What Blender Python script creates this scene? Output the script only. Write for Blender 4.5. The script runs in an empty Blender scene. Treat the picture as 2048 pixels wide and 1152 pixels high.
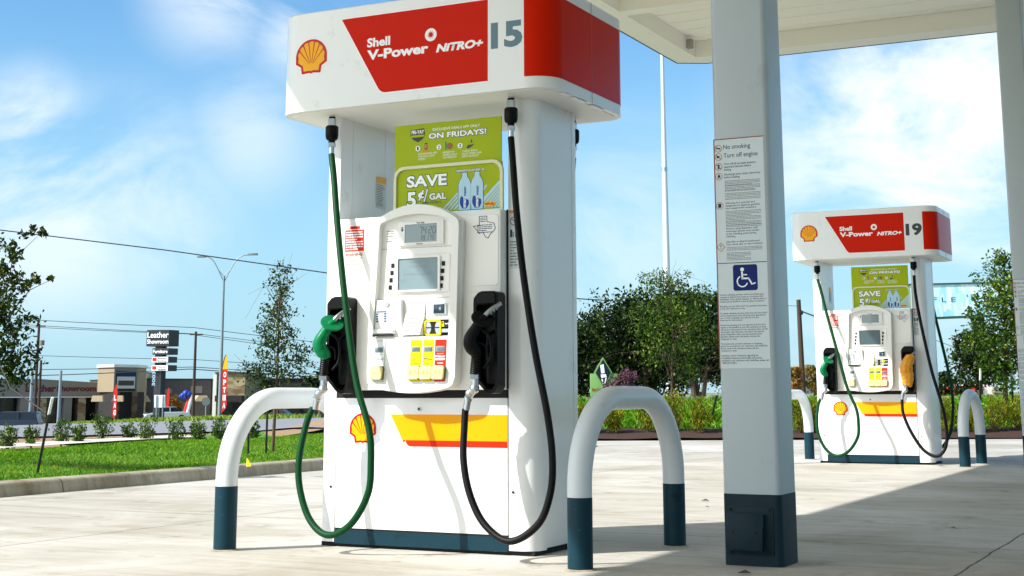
import bpy, bmesh, math, random
import numpy as np
from mathutils import Vector, Matrix
random.seed(7); rng = np.random.default_rng(7)
S = bpy.context.scene
COL = S.collection
R_ = math.radians
# ------------------------------------------------------------------ camera
CAM = np.array([3.9916, -6.0038, .7215]); YAW, PITCH, ROLL, FOC, CYP = -.4673, .1774, -.0025, 2884.67, 269.2
def cam_rot():
    cy, sy = math.cos(YAW), math.sin(YAW); cp, sp = math.cos(PITCH), math.sin(PITCH); cr, sr = math.cos(ROLL), math.sin(ROLL)
    r = np.array([cy, -sy, 0]); f0 = np.array([sy, cy, 0]); u0 = np.array([0, 0, 1.])
    f = cp*f0 + sp*u0; u = cp*u0 - sp*f0
    return np.array([cr*r + sr*u, f, -sr*r + cr*u])
RC = cam_rot()
cd = bpy.data.cameras.new('camera'); cam = bpy.data.objects.new('camera', cd); COL.objects.link(cam)
cd.sensor_width = 36; cd.lens = FOC/2048*36; cd.shift_y = -(576-CYP)/2048; cd.clip_end = 3000; cd.clip_start = .05
M = Matrix(((RC[0][0], RC[2][0], -RC[1][0]), (RC[0][1], RC[2][1], -RC[1][1]), (RC[0][2], RC[2][2], -RC[1][2])))
cam.matrix_world = Matrix.Translation(Vector(CAM)) @ M.to_4x4()
S.camera = cam
def at(px, py, d):                       # the point the photograph shows at (px, py), d metres ahead
    return CAM + d*(RC.T @ np.array([(px-1024)/FOC, 1, -(py-CYP)/FOC]))
UX = np.array([math.cos(YAW), -math.sin(YAW), 0.]); FACE = math.atan2(UX[1], UX[0])
# ------------------------------------------------------------------ light
SUN = Vector((-.78, -.9, 1.0)).normalized()
W = bpy.data.worlds.new('World'); S.world = W; W.use_nodes = True
def srgb(r, g, b):
    return tuple((c/12.92 if c <= .04045 else ((c+.055)/1.055)**2.4) for c in (r/255, g/255, b/255)) + (1.,)
def N(nt, t, **k):
    n = nt.nodes.new(t)
    for a, v in k.items():
        if a.startswith('i_'):
            key = a[2:]
            n.inputs[int(key) if key.isdigit() else key.replace('_', ' ')].default_value = v
        else: setattr(n, a, v)
    return n
SKY_STRENGTH, EXPOSURE, SUN_E = .08, 1.45, 2.4
nt = W.node_tree; bg = nt.nodes['Background']; bg.inputs['Strength'].default_value = SKY_STRENGTH
sky = N(nt, 'ShaderNodeTexSky', sky_type='NISHITA', sun_disc=False, sun_elevation=math.asin(SUN.z), sun_rotation=math.atan2(SUN.x, SUN.y))
sky.air_density = 1.0; sky.dust_density = .3; sky.ozone_density = 3.
tc = N(nt, 'ShaderNodeTexCoord')
nz = N(nt, 'ShaderNodeTexNoise', i_Scale=5.5, i_Detail=7., i_Roughness=.62, i_Distortion=.5)
mpn = N(nt, 'ShaderNodeMapping'); mpn.inputs['Scale'].default_value = (1, 1, 1.7)
nt.links.new(tc.outputs['Generated'], mpn.inputs['Vector']); nt.links.new(mpn.outputs[0], nz.inputs['Vector'])
acc = None
for px, py, rad, amp in ((1870, 240, .17, 1.3), (1690, 330, .13, .8), (2250, 300, .3, .9), (1640, 60, .0, 0), (60, 240, .055, .75), (110, 420, .11, .85), (260, 400, .10, .65), (500, 270, .065, .5),
                         (430, -20, .07, .7), (620, 60, .06, .8), (1250, 480, .13, .4), (1700, 560, .16, .45)):
    if rad == 0: continue
    d = at(px, py, 1) - CAM; d /= np.linalg.norm(d)
    vd = N(nt, 'ShaderNodeVectorMath', operation='DISTANCE'); vd.inputs[1].default_value = tuple(d)
    nt.links.new(tc.outputs['Generated'], vd.inputs[0])
    mr = N(nt, 'ShaderNodeMapRange', interpolation_type='SMOOTHSTEP'); mr.inputs['From Min'].default_value = rad; mr.inputs['From Max'].default_value = 0.; mr.inputs['To Min'].default_value = 0.; mr.inputs['To Max'].default_value = amp
    nt.links.new(vd.outputs['Value'], mr.inputs['Value'])
    if acc is None: acc = mr.outputs[0]
    else:
        ad = N(nt, 'ShaderNodeMath', operation='MAXIMUM'); nt.links.new(acc, ad.inputs[0]); nt.links.new(mr.outputs[0], ad.inputs[1]); acc = ad.outputs[0]
nr = N(nt, 'ShaderNodeMapRange', interpolation_type='SMOOTHSTEP'); nr.inputs['From Min'].default_value = .36; nr.inputs['From Max'].default_value = .62
nt.links.new(nz.outputs['Fac'], nr.inputs['Value']); nr_node = nr
mu = N(nt, 'ShaderNodeMath', operation='MULTIPLY', use_clamp=True); nt.links.new(acc, mu.inputs[0]); nt.links.new(nr.outputs[0], mu.inputs[1])
cmix = N(nt, 'ShaderNodeMix', data_type='RGBA'); nt.links.new(mu.outputs[0], cmix.inputs['Factor'])
tint = N(nt, 'ShaderNodeMix', data_type='RGBA', blend_type='MULTIPLY'); tint.inputs['Factor'].default_value = 1.; tint.inputs['B'].default_value = (.52, .78, .87, 1)
nt.links.new(sky.outputs[0], tint.inputs['A'])
hz = N(nt, 'ShaderNodeSeparateXYZ'); nt.links.new(tc.outputs['Generated'], hz.inputs[0])
hm = N(nt, 'ShaderNodeMapRange', interpolation_type='SMOOTHSTEP'); hm.inputs['From Min'].default_value = .30; hm.inputs['From Max'].default_value = -.02; hm.inputs['To Max'].default_value = .85; nt.links.new(hz.outputs['Z'], hm.inputs['Value'])
hmix = N(nt, 'ShaderNodeMix', data_type='RGBA'); nt.links.new(hm.outputs[0], hmix.inputs['Factor']); nt.links.new(tint.outputs['Result'], hmix.inputs['A']); hmix.inputs['B'].default_value = (2.15, 3.4, 4.2, 1)
nt.links.new(hmix.outputs['Result'], cmix.inputs['A']); cmix.inputs['B'].default_value = (4.9, 5.2, 5.4, 1)
# unseen bright cloud bank added behind the camera to fill the shaded faces
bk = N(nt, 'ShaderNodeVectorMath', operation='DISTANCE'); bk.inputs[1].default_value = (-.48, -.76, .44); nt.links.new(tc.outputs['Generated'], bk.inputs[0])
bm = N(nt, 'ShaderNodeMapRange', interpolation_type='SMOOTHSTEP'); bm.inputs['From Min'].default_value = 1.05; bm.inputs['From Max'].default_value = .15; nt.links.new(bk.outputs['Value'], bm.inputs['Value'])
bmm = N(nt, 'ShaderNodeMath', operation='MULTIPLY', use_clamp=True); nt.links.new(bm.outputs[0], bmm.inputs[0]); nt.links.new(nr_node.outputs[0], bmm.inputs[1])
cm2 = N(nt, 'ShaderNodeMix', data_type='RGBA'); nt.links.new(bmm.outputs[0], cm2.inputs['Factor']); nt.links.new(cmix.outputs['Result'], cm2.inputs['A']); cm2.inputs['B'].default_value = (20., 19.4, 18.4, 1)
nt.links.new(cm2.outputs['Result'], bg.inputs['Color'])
sd = bpy.data.lights.new('sun', 'SUN'); sd.energy = SUN_E; sd.angle = R_(.5); sd.color = (1, .965, .91)
so = bpy.data.objects.new('sun', sd); COL.objects.link(so); so.rotation_euler = SUN.to_track_quat('Z', 'Y').to_euler(); so.location = (-20, -30, 30)
S.view_settings.view_transform = 'Standard'; S.view_settings.look = 'None'; S.view_settings.exposure = EXPOSURE; S.view_settings.gamma = 1
# ------------------------------------------------------------------ materials
MATS = {}
def mat(name, col, rough=.5, metal=0., spec=.5, var=.06, vscale=6., bump=0., bscale=60., coat=0., col2=None, trans=0., emit=0., stretch=None, chips=None):
    if name in MATS: return MATS[name]
    m = bpy.data.materials.new(name); m.use_nodes = True; t = m.node_tree; b = t.nodes['Principled BSDF']
    b.inputs['Roughness'].default_value = rough; b.inputs['Metallic'].default_value = metal; b.inputs['Specular IOR Level'].default_value = spec
    if coat: b.inputs['Coat Weight'].default_value = coat; b.inputs['Coat Roughness'].default_value = .06
    tcn = N(t, 'ShaderNodeTexCoord'); src = tcn.outputs['Object']
    if stretch:
        mp = N(t, 'ShaderNodeMapping'); mp.inputs['Scale'].default_value = stretch; t.links.new(src, mp.inputs[0]); src = mp.outputs[0]
    no = N(t, 'ShaderNodeTexNoise', i_Scale=vscale, i_Detail=5., i_Roughness=.6); t.links.new(src, no.inputs['Vector'])
    mx = N(t, 'ShaderNodeMix', data_type='RGBA'); t.links.new(no.outputs['Fac'], mx.inputs['Factor'])
    c = np.array(col[:3])
    if col2 is None: a, bb = c*(1-var), np.minimum(c*(1+var), .95)
    else: a, bb = c, np.array(col2[:3])
    mx.inputs['A'].default_value = (*a, 1); mx.inputs['B'].default_value = (*bb, 1)
    outc = mx.outputs['Result']
    for cc, cs, th, am in (chips or ()):
        cn = N(t, 'ShaderNodeTexNoise', i_Scale=cs, i_Detail=6., i_Roughness=.7); t.links.new(tcn.outputs['Object'], cn.inputs['Vector'])
        cr = N(t, 'ShaderNodeMapRange'); cr.inputs['From Min'].default_value = th; cr.inputs['From Max'].default_value = th+.06; cr.inputs['To Max'].default_value = am; t.links.new(cn.outputs['Fac'], cr.inputs['Value'])
        cx = N(t, 'ShaderNodeMix', data_type='RGBA'); t.links.new(cr.outputs[0], cx.inputs['Factor']); t.links.new(outc, cx.inputs['A']); cx.inputs['B'].default_value = cc; outc = cx.outputs['Result']
    t.links.new(outc, b.inputs['Base Color'])
    if bump:
        n2 = N(t, 'ShaderNodeTexNoise', i_Scale=bscale, i_Detail=3.); t.links.new(tcn.outputs['Object'], n2.inputs['Vector'])
        bp = N(t, 'ShaderNodeBump', i_Strength=bump, i_Distance=.01); t.links.new(n2.outputs['Fac'], bp.inputs['Height']); t.links.new(bp.outputs[0], b.inputs['Normal'])
    if trans: b.inputs['Transmission Weight'].default_value = trans
    MATS[name] = m; return m
WHITE = mat('white_powder_coat', srgb(232, 233, 232), .30, spec=.5, var=.03, vscale=2., coat=.2, chips=((srgb(150, 146, 132), 5., .60, .16), (srgb(90, 86, 80), 55., .72, .5)))
CREAM = mat('cream_plastic', srgb(236, 235, 230), .42, var=.03, vscale=3.)
PANEL = mat('white_printed_panel', srgb(236, 237, 238), .22, var=.02, vscale=1.5, coat=.2, chips=((srgb(168, 164, 150), 7., .62, .15), (srgb(96, 92, 84), 70., .73, .45)))
RED = mat('red_vinyl', srgb(206, 30, 0), .28, spec=.06, var=.05, vscale=3.)
DKRED = mat('emblem_red', srgb(196, 24, 26), .25, spec=.18, var=.03)
YEL = mat('emblem_yellow', srgb(252, 178, 10), .25, spec=.18, var=.03)
AMBER = mat('amber_stripe', srgb(250, 168, 0), .25, spec=.18, var=.03)
ORED = mat('stripe_red', srgb(232, 44, 10), .25, spec=.18, var=.03)
TEAL = mat('teal_paint', srgb(11, 50, 63), .45, spec=.2, var=.16, vscale=5., bump=.08, bscale=120, chips=((srgb(120, 132, 128), 26., .66, .55), (srgb(8, 26, 32), 9., .6, .4)))
DTEAL = mat('dark_teal_paint', srgb(15, 40, 50), .5, spec=.2, var=.12, vscale=7., bump=.08, bscale=120)
BLACK = mat('black_rubber', srgb(8, 8, 9), .5, spec=.18, var=.15)
BLKP = mat('black_plastic', srgb(6, 6, 7), .42, spec=.15, var=.1)
DARK = mat('dark_void', srgb(9, 10, 12), .8, var=.1)
GREENH = mat('green_rubber_hose', srgb(0, 62, 28), .5, spec=.15, var=.1, vscale=30)
GREENN = mat('green_nozzle_plastic', srgb(0, 116, 68), .33, spec=.18, var=.06)
ORANGE = mat('orange_nozzle_bag', srgb(226, 150, 22), .45, var=.12, vscale=18, bump=.5, bscale=30)
CHROME = mat('brushed_metal', srgb(190, 192, 194), .28, metal=1., var=.1, vscale=20)
GREYTXT = mat('grey_lettering', srgb(84, 116, 130), .4, var=.03)
DKTXT = mat('charcoal_lettering', srgb(40, 54, 60), .5, var=.03)
INK = mat('black_ink', srgb(24, 26, 30), .6, var=.03)
PALEINK = mat('grey_ink', srgb(122, 128, 130), .6, var=.05)
WTXT = mat('white_lettering', srgb(244, 246, 246), .35, var=.02)
LIME = mat('lime_board', srgb(162, 178, 6), .45, spec=.18, var=.07, vscale=5.)
NAVY = mat('navy_print', srgb(20, 48, 88), .45, spec=.18, var=.05)
BLUE = mat('blue_print', srgb(24, 74, 150), .4, spec=.18, var=.05)
PALEBLUE = mat('pale_blue_print', srgb(172, 208, 226), .4, var=.06, vscale=12)
LCD = mat('lcd_grey', srgb(140, 156, 160), .2, var=.06, vscale=9.)
SCREEN = mat('screen_grey', srgb(120, 142, 148), .18, var=.06, vscale=9.)
SCREEND = mat('screen_dark', srgb(62, 84, 88), .18, var=.06, vscale=9.)
YELB = mat('yellow_label', srgb(248, 226, 0), .35, spec=.18, var=.03)
REDB = mat('red_label', srgb(226, 44, 16), .35, spec=.18, var=.03)
BUTTON = mat('cream_button', srgb(244, 226, 158), .35, var=.04, vscale=14)
OLIVE = mat('button_rim', srgb(96, 84, 24), .4, var=.05)
GREENL = mat('green_label', srgb(40, 140, 100), .4, var=.04)
ORTXT = mat('orange_label', srgb(226, 118, 30), .4, var=.05)
STICK = mat('sticker_paper', srgb(206, 216, 218), .4, var=.04)
COLPAINT = mat('grey_column_paint', srgb(178, 188, 192), .38, var=.05, vscale=3., bump=.05, bscale=150, chips=((srgb(140, 142, 134), 6., .6, .22), (srgb(80, 80, 76), 70., .73, .5)))
BOLW = mat('white_pipe_paint', srgb(212, 217, 219), .36, var=.04, vscale=5., bump=.04, bscale=90, chips=((srgb(150, 142, 126), 14., .64, .28), (srgb(70, 66, 60), 60., .72, .5)))
CANW = mat('canopy_white_paint', srgb(238, 235, 225), .5, var=.04, vscale=1.5)
ROYAL = mat('accessible_blue', srgb(6, 32, 104), .4, spec=.15, var=.04)
BROWNL = mat('rust_red_edge', srgb(150, 60, 40), .5, var=.08)
# ------------------------------------------------------------------ mesh tools
class MB:
    def __init__(s): s.v = []; s.f = []; s.m = []
    def add(s, vs, fs, m=0):
        o = len(s.v); s.v += [tuple(map(float, p)) for p in vs]; s.f += [tuple(i+o for i in f) for f in fs]; s.m += [m]*len(fs); return s
    def box(s, x0, x1, y0, y1, z0, z1, m=0, bev=0, seg=2):
        if not bev:
            return s.add([(x0,y0,z0),(x1,y0,z0),(x1,y1,z0),(x0,y1,z0),(x0,y0,z1),(x1,y0,z1),(x1,y1,z1),(x0,y1,z1)], [(3,2,1,0),(4,5,6,7),(0,1,5,4),(1,2,6,5),(2,3,7,6),(3,0,4,7)], m)
        b = bmesh.new(); bmesh.ops.create_cube(b, size=1, matrix=Matrix.Translation(((x0+x1)/2,(y0+y1)/2,(z0+z1)/2)) @ Matrix.Diagonal((x1-x0,y1-y0,z1-z0,1)))
        bmesh.ops.bevel(b, geom=list(b.edges), offset=bev, segments=seg, profile=.5, affect='EDGES')
        b.verts.index_update(); s.add([v.co[:] for v in b.verts], [[v.index for v in f.verts] for f in b.faces], m); b.free(); return s
    def prism(s, poly, a0, a1, axis='y', m=0, bev=0):
        # poly in the plane across axis: y -> (x,z), z -> (x,y), x -> (y,z)
        def P(p, a): return (p[0], a, p[1]) if axis == 'y' else ((p[0], p[1], a) if axis == 'z' else (a, p[0], p[1]))
        n = len(poly); area = sum(poly[i][0]*poly[(i+1)%n][1]-poly[(i+1)%n][0]*poly[i][1] for i in range(n))
        if (area < 0): poly = poly[::-1]
        lo, hi = min(a0,a1), max(a0,a1)
        if axis == 'y': front, back = lo, hi
        else: front, back = hi, lo
        if bev:
            c = np.mean(np.array(poly), 0); inn = inset(poly, bev)
            step = bev if front > back else -bev
            rings = [[P(p, back) for p in poly], [P(p, front-step) for p in poly], [P(p, front) for p in inn]]
        else: rings = [[P(p, back) for p in poly], [P(p, front) for p in poly]]
        vs = [v for r in rings for v in r]; fs = [tuple(range((len(rings)-1)*n, len(rings)*n)), tuple(range(n-1, -1, -1))]
        for k in range(len(rings)-1):
            fs += [(k*n+i, k*n+(i+1)%n, (k+1)*n+(i+1)%n, (k+1)*n+i) for i in range(n)]
        return s.add(vs, fs, m)
    def ring(s, outer, inner, y0, y1, m=0):
        n = len(outer); vs = [(p[0], y0, p[1]) for p in outer]+[(p[0], y0, p[1]) for p in inner]+[(p[0], y1, p[1]) for p in outer]+[(p[0], y1, p[1]) for p in inner]; fs = []
        for i in range(n):
            j = (i+1) % n
            fs += [(i, j, n+j, n+i), (i, 2*n+i, 2*n+j, j), (n+i, n+j, 3*n+j, 3*n+i), (2*n+i, 3*n+i, 3*n+j, 2*n+j)]
        return s.add(vs, fs, m)
    def tube(s, pts, r, n=12, m=0, cap=True):
        pts = [Vector(p) for p in pts]; k = len(pts); rr = r if hasattr(r, '__len__') else [r]*k
        vs = []; prev = None
        for i in range(k):
            t = (pts[min(i+1,k-1)]-pts[max(i-1,0)]).normalized()
            if prev is None:
                a = Vector((0,0,1)) if abs(t.z) < .9 else Vector((1,0,0)); u = t.cross(a).normalized()
            else: u = (prev - t*prev.dot(t)).normalized()
            prev = u; w = t.cross(u)
            for j in range(n):
                a = 2*math.pi*j/n; vs.append(pts[i] + (u*math.cos(a)+w*math.sin(a))*rr[i])
        fs = [(i*n+j, i*n+(j+1)%n, (i+1)*n+(j+1)%n, (i+1)*n+j) for i in range(k-1) for j in range(n)]
        if cap: fs += [tuple(range(n-1,-1,-1)), tuple(range((k-1)*n, k*n))]
        return s.add(vs, fs, m)
    def cyl(s, p0, p1, r0, r1=None, n=14, m=0): return s.tube([p0, p1], [r0, r0 if r1 is None else r1], n, m)
    def ball(s, c, r, m=0, n=10):
        rx, ry, rz = r if hasattr(r, '__len__') else (r, r, r); b = bmesh.new(); bmesh.ops.create_uvsphere(b, u_segments=n, v_segments=max(4, n//2+1), radius=1)
        b.verts.index_update(); s.add([(c[0]+v.co.x*rx, c[1]+v.co.y*ry, c[2]+v.co.z*rz) for v in b.verts], [[v.index for v in f.verts] for f in b.faces], m); b.free(); return s
    def xf(s, M):
        s.v = [tuple(M @ Vector(p)) for p in s.v]; return s
    def build(s, name, mats, parent=None, smooth=True, ang=35):
        me = bpy.data.meshes.new(name); me.from_pydata(s.v, [], s.f)
        for m in (mats if isinstance(mats, (list, tuple)) else [mats]): me.materials.append(m)
        if any(s.m): me.polygons.foreach_set('material_index', s.m)
        if smooth:
            me.polygons.foreach_set('use_smooth', [True]*len(s.f)); me.update(); me.set_sharp_from_angle(angle=R_(ang))
        me.update(); return link(name, me, parent)
def link(name, me, parent=None):
    o = bpy.data.objects.new(name, me); COL.objects.link(o); o.parent = parent; return o
def inset(poly, d):
    n = len(poly); out = []
    for i in range(n):
        a, b, c = (np.array(poly[(i+k)%n], float) for k in (-1, 0, 1))
        e1 = (b-a)/(np.linalg.norm(b-a)+1e-12); e2 = (c-b)/(np.linalg.norm(c-b)+1e-12)
        n1 = np.array([-e1[1], e1[0]]); n2 = np.array([-e2[1], e2[0]]); k = n1+n2; k = k/max(.3, (1+n1@n2)); out.append(tuple(b+k*d))
    return out
def rpoly(pts, r, n=5):
    out = []; k = len(pts)
    for i in range(k):
        rad = r[i] if hasattr(r, '__len__') else r
        a, b, c = (np.array(pts[(i+q)%k], float) for q in (-1, 0, 1))
        if rad <= 0: out.append(tuple(b)); continue
        u = (a-b)/np.linalg.norm(a-b); v = (c-b)/np.linalg.norm(c-b); th = math.acos(max(-1,min(1,u@v))); d = rad/math.tan(th/2)
        p0, p1 = b+u*d, b+v*d; ctr = b+(u+v)/np.linalg.norm(u+v)*rad/math.sin(th/2)
        a0 = math.atan2(*(p0-ctr)[::-1]); a1 = math.atan2(*(p1-ctr)[::-1]); da = (a1-a0+math.pi) % (2*math.pi)-math.pi
        out += [tuple(ctr+rad*np.array([math.cos(a0+da*t/n), math.sin(a0+da*t/n)])) for t in range(n+1)]
    return out
def rrect(x0, x1, z0, z1, r, n=5): return rpoly([(x0,z0),(x1,z0),(x1,z1),(x0,z1)], r, n)
def circ(cx, cz, r, n=24): return [(cx+r*math.cos(2*math.pi*i/n), cz+r*math.sin(2*math.pi*i/n)) for i in range(n)]
def resamp(poly, n):
    p = np.array(list(poly)+[poly[0]], float); d = np.r_[0, np.cumsum(np.linalg.norm(np.diff(p, axis=0), axis=1))]; t = np.linspace(0, d[-1], n, endpoint=False)
    return [tuple(q) for q in np.c_[np.interp(t, d, p[:,0]), np.interp(t, d, p[:,1])]]
def spline(pts, n=8):
    P = [np.array(p, float) for p in pts]; P = [2*P[0]-P[1]]+P+[2*P[-1]-P[-2]]; out = []
    for i in range(1, len(P)-2):
        for t in np.linspace(0, 1, n, endpoint=False):
            a, b, c, d = P[i-1:i+3]; out.append(.5*((2*b)+(c-a)*t+(2*a-5*b+4*c-d)*t*t+(3*b-a-3*c+d)*t**3))
    out.append(P[-2]); return out
def thing(name, label, cat, loc=(0,0,0), rz=0., group=None):
    o = bpy.data.objects.new(name, None); COL.objects.link(o); o.location = loc; o.rotation_euler = (0,0,rz); o.empty_display_size = .2
    return tag(o, label, cat, group)
def tag(o, label=None, cat=None, group=None, kind=None):
    if label: o['label'] = label
    if cat: o['category'] = cat
    if group: o['group'] = group
    if kind: o['kind'] = kind
    return o
def text(body, rect, y, m, parent, name='lettering', bold=.0, shear=0., align='LEFT', sp=1.0, keep=False, thick=.0008, O=None, U=(1,0,0), V=(0,0,1)):
    """flat lettering fitted to rect=(x0,x1,z0,z1) on the plane y (or frame O,U,V)"""
    cu = bpy.data.curves.new(name, 'FONT'); cu.body = body; cu.size = 1; cu.offset = bold; cu.shear = shear; cu.align_x = align; cu.space_line = sp; cu.resolution_u = 3
    to = bpy.data.objects.new(name, cu); me = bpy.data.meshes.new_from_object(to); bpy.data.objects.remove(to)
    n = len(me.vertices); co = np.empty(n*3); me.vertices.foreach_get('co', co); co = co.reshape(-1, 3)
    lo, hi = co.min(0), co.max(0); x0, x1, z0, z1 = rect
    sx, sz = (x1-x0)/(hi[0]-lo[0]), (z1-z0)/(hi[1]-lo[1])
    if keep: sx = sz = min(sx, sz)
    u = x0+(co[:,0]-lo[0])*sx; v = z1-(hi[1]-co[:,1])*sz
    if O is None: out = np.c_[u, np.full(n, y), v]
    else: out = np.array(O)+u[:,None]*np.array(U)+v[:,None]*np.array(V)
    me.vertices.foreach_set('co', out.ravel()); me.name = name; me.materials.clear(); me.materials.append(m); me.update()
    me.polygons.foreach_set('material_index', [0]*len(me.polygons))
    return link(name, me, parent)
def plate(poly, y, m, parent, name, t=.0012, bev=0): return MB().prism(poly, y-t, y).build(name, m, parent)
def smalltext(lines, x0, x1, ztop, dz, y, m, parent, name='small_print', h=.4):
    b = MB()
    for i in range(lines):
        z = ztop-i*dz; x = x0; end = x1 if (i+1) % 4 else x0+(x1-x0)*random.uniform(.4, .9)
        while x < end:
            w = random.uniform(1.2, 5.5)*dz*.5; xe = min(x+w, end); b.add([(x,y,z-dz*h),(xe,y,z-dz*h),(xe,y,z),(x,y,z)], [(0,1,2,3)]); x = xe+dz*.25
    return b.build(name, m, parent, smooth=False)
def dup(root, loc=None, rz=None, label=None, group=None, name=None):
    r = root.copy(); COL.objects.link(r)
    if loc is not None: r.location = loc
    if rz is not None: r.rotation_euler = (0,0,rz)
    if label: r['label'] = label
    if group: r['group'] = group
    for ch in list(root.children):
        c = ch.copy(); COL.objects.link(c); c.parent = r
        for g in ch.children:
            d = g.copy(); COL.objects.link(d); d.parent = c
    return r
# ================================================================== GROUND
P0, DIR = np.array([-5.3, 14.53]), np.array([6.0, 3.5])/np.hypot(6, 3.5); NRM = np.array([-DIR[1], DIR[0]])
def sstep(a, b, x): t = np.clip((x-a)/(b-a), 0, 1); return t*t*(3-2*t)
def terrain(x, y):
    x = np.asarray(x, float); y = np.asarray(y, float)
    q = np.stack([x, y], -1)-P0; s = q@NRM; t = q@DIR
    right = sstep(-6, -2.5, t-.05*np.maximum(s, 0))
    berm = np.clip(s*.125, 0, .56)
    left = -.021*np.clip(-13-x, 0, 30)-.027*np.clip(-43-x, 0, 70)
    return berm*right + left*(1-right)
def ground_hit(px, py, d0=15., d1=400.):
    lo, hi = d0, d1
    f = lambda d: (lambda p: p[2]-terrain(p[0], p[1]))(at(px, py, d))
    for d in np.geomspace(d0, d1, 200):
        if f(d) <= 0: hi = d; break
        lo = d
    for _ in range(30):
        m = (lo+hi)/2
        if f(m) > 0: lo = m
        else: hi = m
    return at(px, py, hi)
def concrete(name, base, dark, joints_x=(), joints_y=(), stain=.35):
    m = bpy.data.materials.new(name); m.use_nodes = True; t = m.node_tree; b = t.nodes['Principled BSDF']; b.inputs['Roughness'].default_value = .85; b.inputs['Specular IOR Level'].default_value = .2
    tcn = N(t, 'ShaderNodeTexCoord'); ob = tcn.outputs['Object']
    n1 = N(t, 'ShaderNodeTexNoise', i_Scale=.55, i_Detail=6., i_Roughness=.65, i_Distortion=.6); t.links.new(ob, n1.inputs['Vector'])
    mp = N(t, 'ShaderNodeMapping'); mp.inputs['Rotation'].default_value = (0, 0, R_(6)); mp.inputs['Scale'].default_value = (.6, 6.5, 1.); t.links.new(ob, mp.inputs[0])
    n2 = N(t, 'ShaderNodeTexNoise', i_Scale=1.5, i_Detail=7., i_Roughness=.72, i_Distortion=.7); t.links.new(mp.outputs[0], n2.inputs['Vector'])
    n3 = N(t, 'ShaderNodeTexNoise', i_Scale=160., i_Detail=2.); t.links.new(ob, n3.inputs['Vector'])
    def mrange(src, a, bb, c=0., d=1.):
        q = N(t, 'ShaderNodeMapRange'); q.inputs['From Min'].default_value = a; q.inputs['From Max'].default_value = bb; q.inputs['To Min'].default_value = c; q.inputs['To Max'].default_value = d; t.links.new(src, q.inputs['Value']); return q.outputs[0]
    def mth(op, a, bb):
        q = N(t, 'ShaderNodeMath', operation=op)
        for k, v in ((0, a), (1, bb)):
            if isinstance(v, (int, float)): q.inputs[k].default_value = v
            else: t.links.new(v, q.inputs[k])
        return q.outputs[0]
    f = mth('ADD', mth('MULTIPLY', mrange(n1.outputs['Fac'], .36, .68), .75), mth('MULTIPLY', mrange(n2.outputs['Fac'], .42, .74), .42))
    mx = N(t, 'ShaderNodeMix', data_type='RGBA'); mx.inputs['A'].default_value = base; mx.inputs['B'].default_value = dark; t.links.new(mth('MULTIPLY', f, stain), mx.inputs['Factor'])
    m2 = N(t, 'ShaderNodeMix', data_type='RGBA', blend_type='MULTIPLY'); m2.inputs['Factor'].default_value = 1.; t.links.new(mx.outputs['Result'], m2.inputs['A'])
    gr = mrange(n3.outputs['Fac'], .3, .7, .86, 1.1); t.links.new(gr, m2.inputs['B'])
    col = m2.outputs['Result']
    # dark drips: few sharp stains
    vo = N(t, 'ShaderNodeTexNoise', i_Scale=2.3, i_Detail=4., i_Roughness=.75); t.links.new(ob, vo.inputs['Vector'])
    pt = N(t, 'ShaderNodeTexNoise', i_Scale=19., i_Detail=3., i_Roughness=.6); t.links.new(ob, pt.inputs['Vector'])
    st = mth('MAXIMUM', mrange(vo.outputs['Fac'], .57, .72, 0., .55), mrange(pt.outputs['Fac'], .69, .74, 0., .6)); m4 = N(t, 'ShaderNodeMix', data_type='RGBA'); t.links.new(st, m4.inputs['Factor']); t.links.new(col, m4.inputs['A']); m4.inputs['B'].default_value = (dark[0]*.55, dark[1]*.5, dark[2]*.42, 1); col = m4.outputs['Result']
    sep = N(t, 'ShaderNodeSeparateXYZ'); wob = N(t, 'ShaderNodeTexNoise', i_Scale=3.); t.links.new(ob, wob.inputs['Vector']); t.links.new(ob, sep.inputs[0]); jt = None
    w = mth('MULTIPLY', mth('SUBTRACT', wob.outputs['Fac'], .5), .03)
    for ax, vals in (('X', joints_x), ('Y', joints_y)):
        for v in vals:
            d = mth('ABSOLUTE', mth('SUBTRACT', mth('ADD', sep.outputs[ax], w), v), 0.); k = mth('LESS_THAN', d, .0055); jt = k if jt is None else mth('MAXIMUM', jt, k)
    if jt is not None:
        m3 = N(t, 'ShaderNodeMix', data_type='RGBA'); t.links.new(mth('MULTIPLY', jt, .8), m3.inputs['Factor']); t.links.new(col, m3.inputs['A']); m3.inputs['B'].default_value = srgb(52, 50, 44); col = m3.outputs['Result']
    t.links.new(col, b.inputs['Base Color'])
    bp = N(t, 'ShaderNodeBump', i_Strength=.25, i_Distance=.004); t.links.new(n3.outputs['Fac'], bp.inputs['Height']); t.links.new(bp.outputs[0], b.inputs['Normal'])
    return m
SLAB = concrete('broom_finished_concrete', srgb(207, 204, 196), srgb(138, 127, 104), (-1.46, 2.875, 7.2), (1.22, -3.4, 5.8, 10.4), .8)
CURB = concrete('kerb_concrete', srgb(196, 188, 168), srgb(120, 104, 76), (), (-.6, 2.4, 5.4, 8.4), 1.0)
ASPH = mat('worn_asphalt', srgb(132, 132, 134), .9, var=.12, vscale=.6, bump=.2, bscale=40, stretch=(1, 1, 1))
WALKM = mat('pale_walk_concrete', srgb(214, 206, 192), .85, var=.06, vscale=2.)
SOILM = mat('bare_tan_soil', srgb(150, 122, 88), .95, var=.2, vscale=3., bump=.4, bscale=30)
MULCH = mat('bark_mulch', srgb(84, 52, 36), .95, col2=srgb(28, 16, 12), vscale=28., bump=.8, bscale=60)
TURF = mat('turf_soil', srgb(50, 92, 6), .95, col2=srgb(100, 148, 22), vscale=5., bump=.5, bscale=90)
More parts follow.
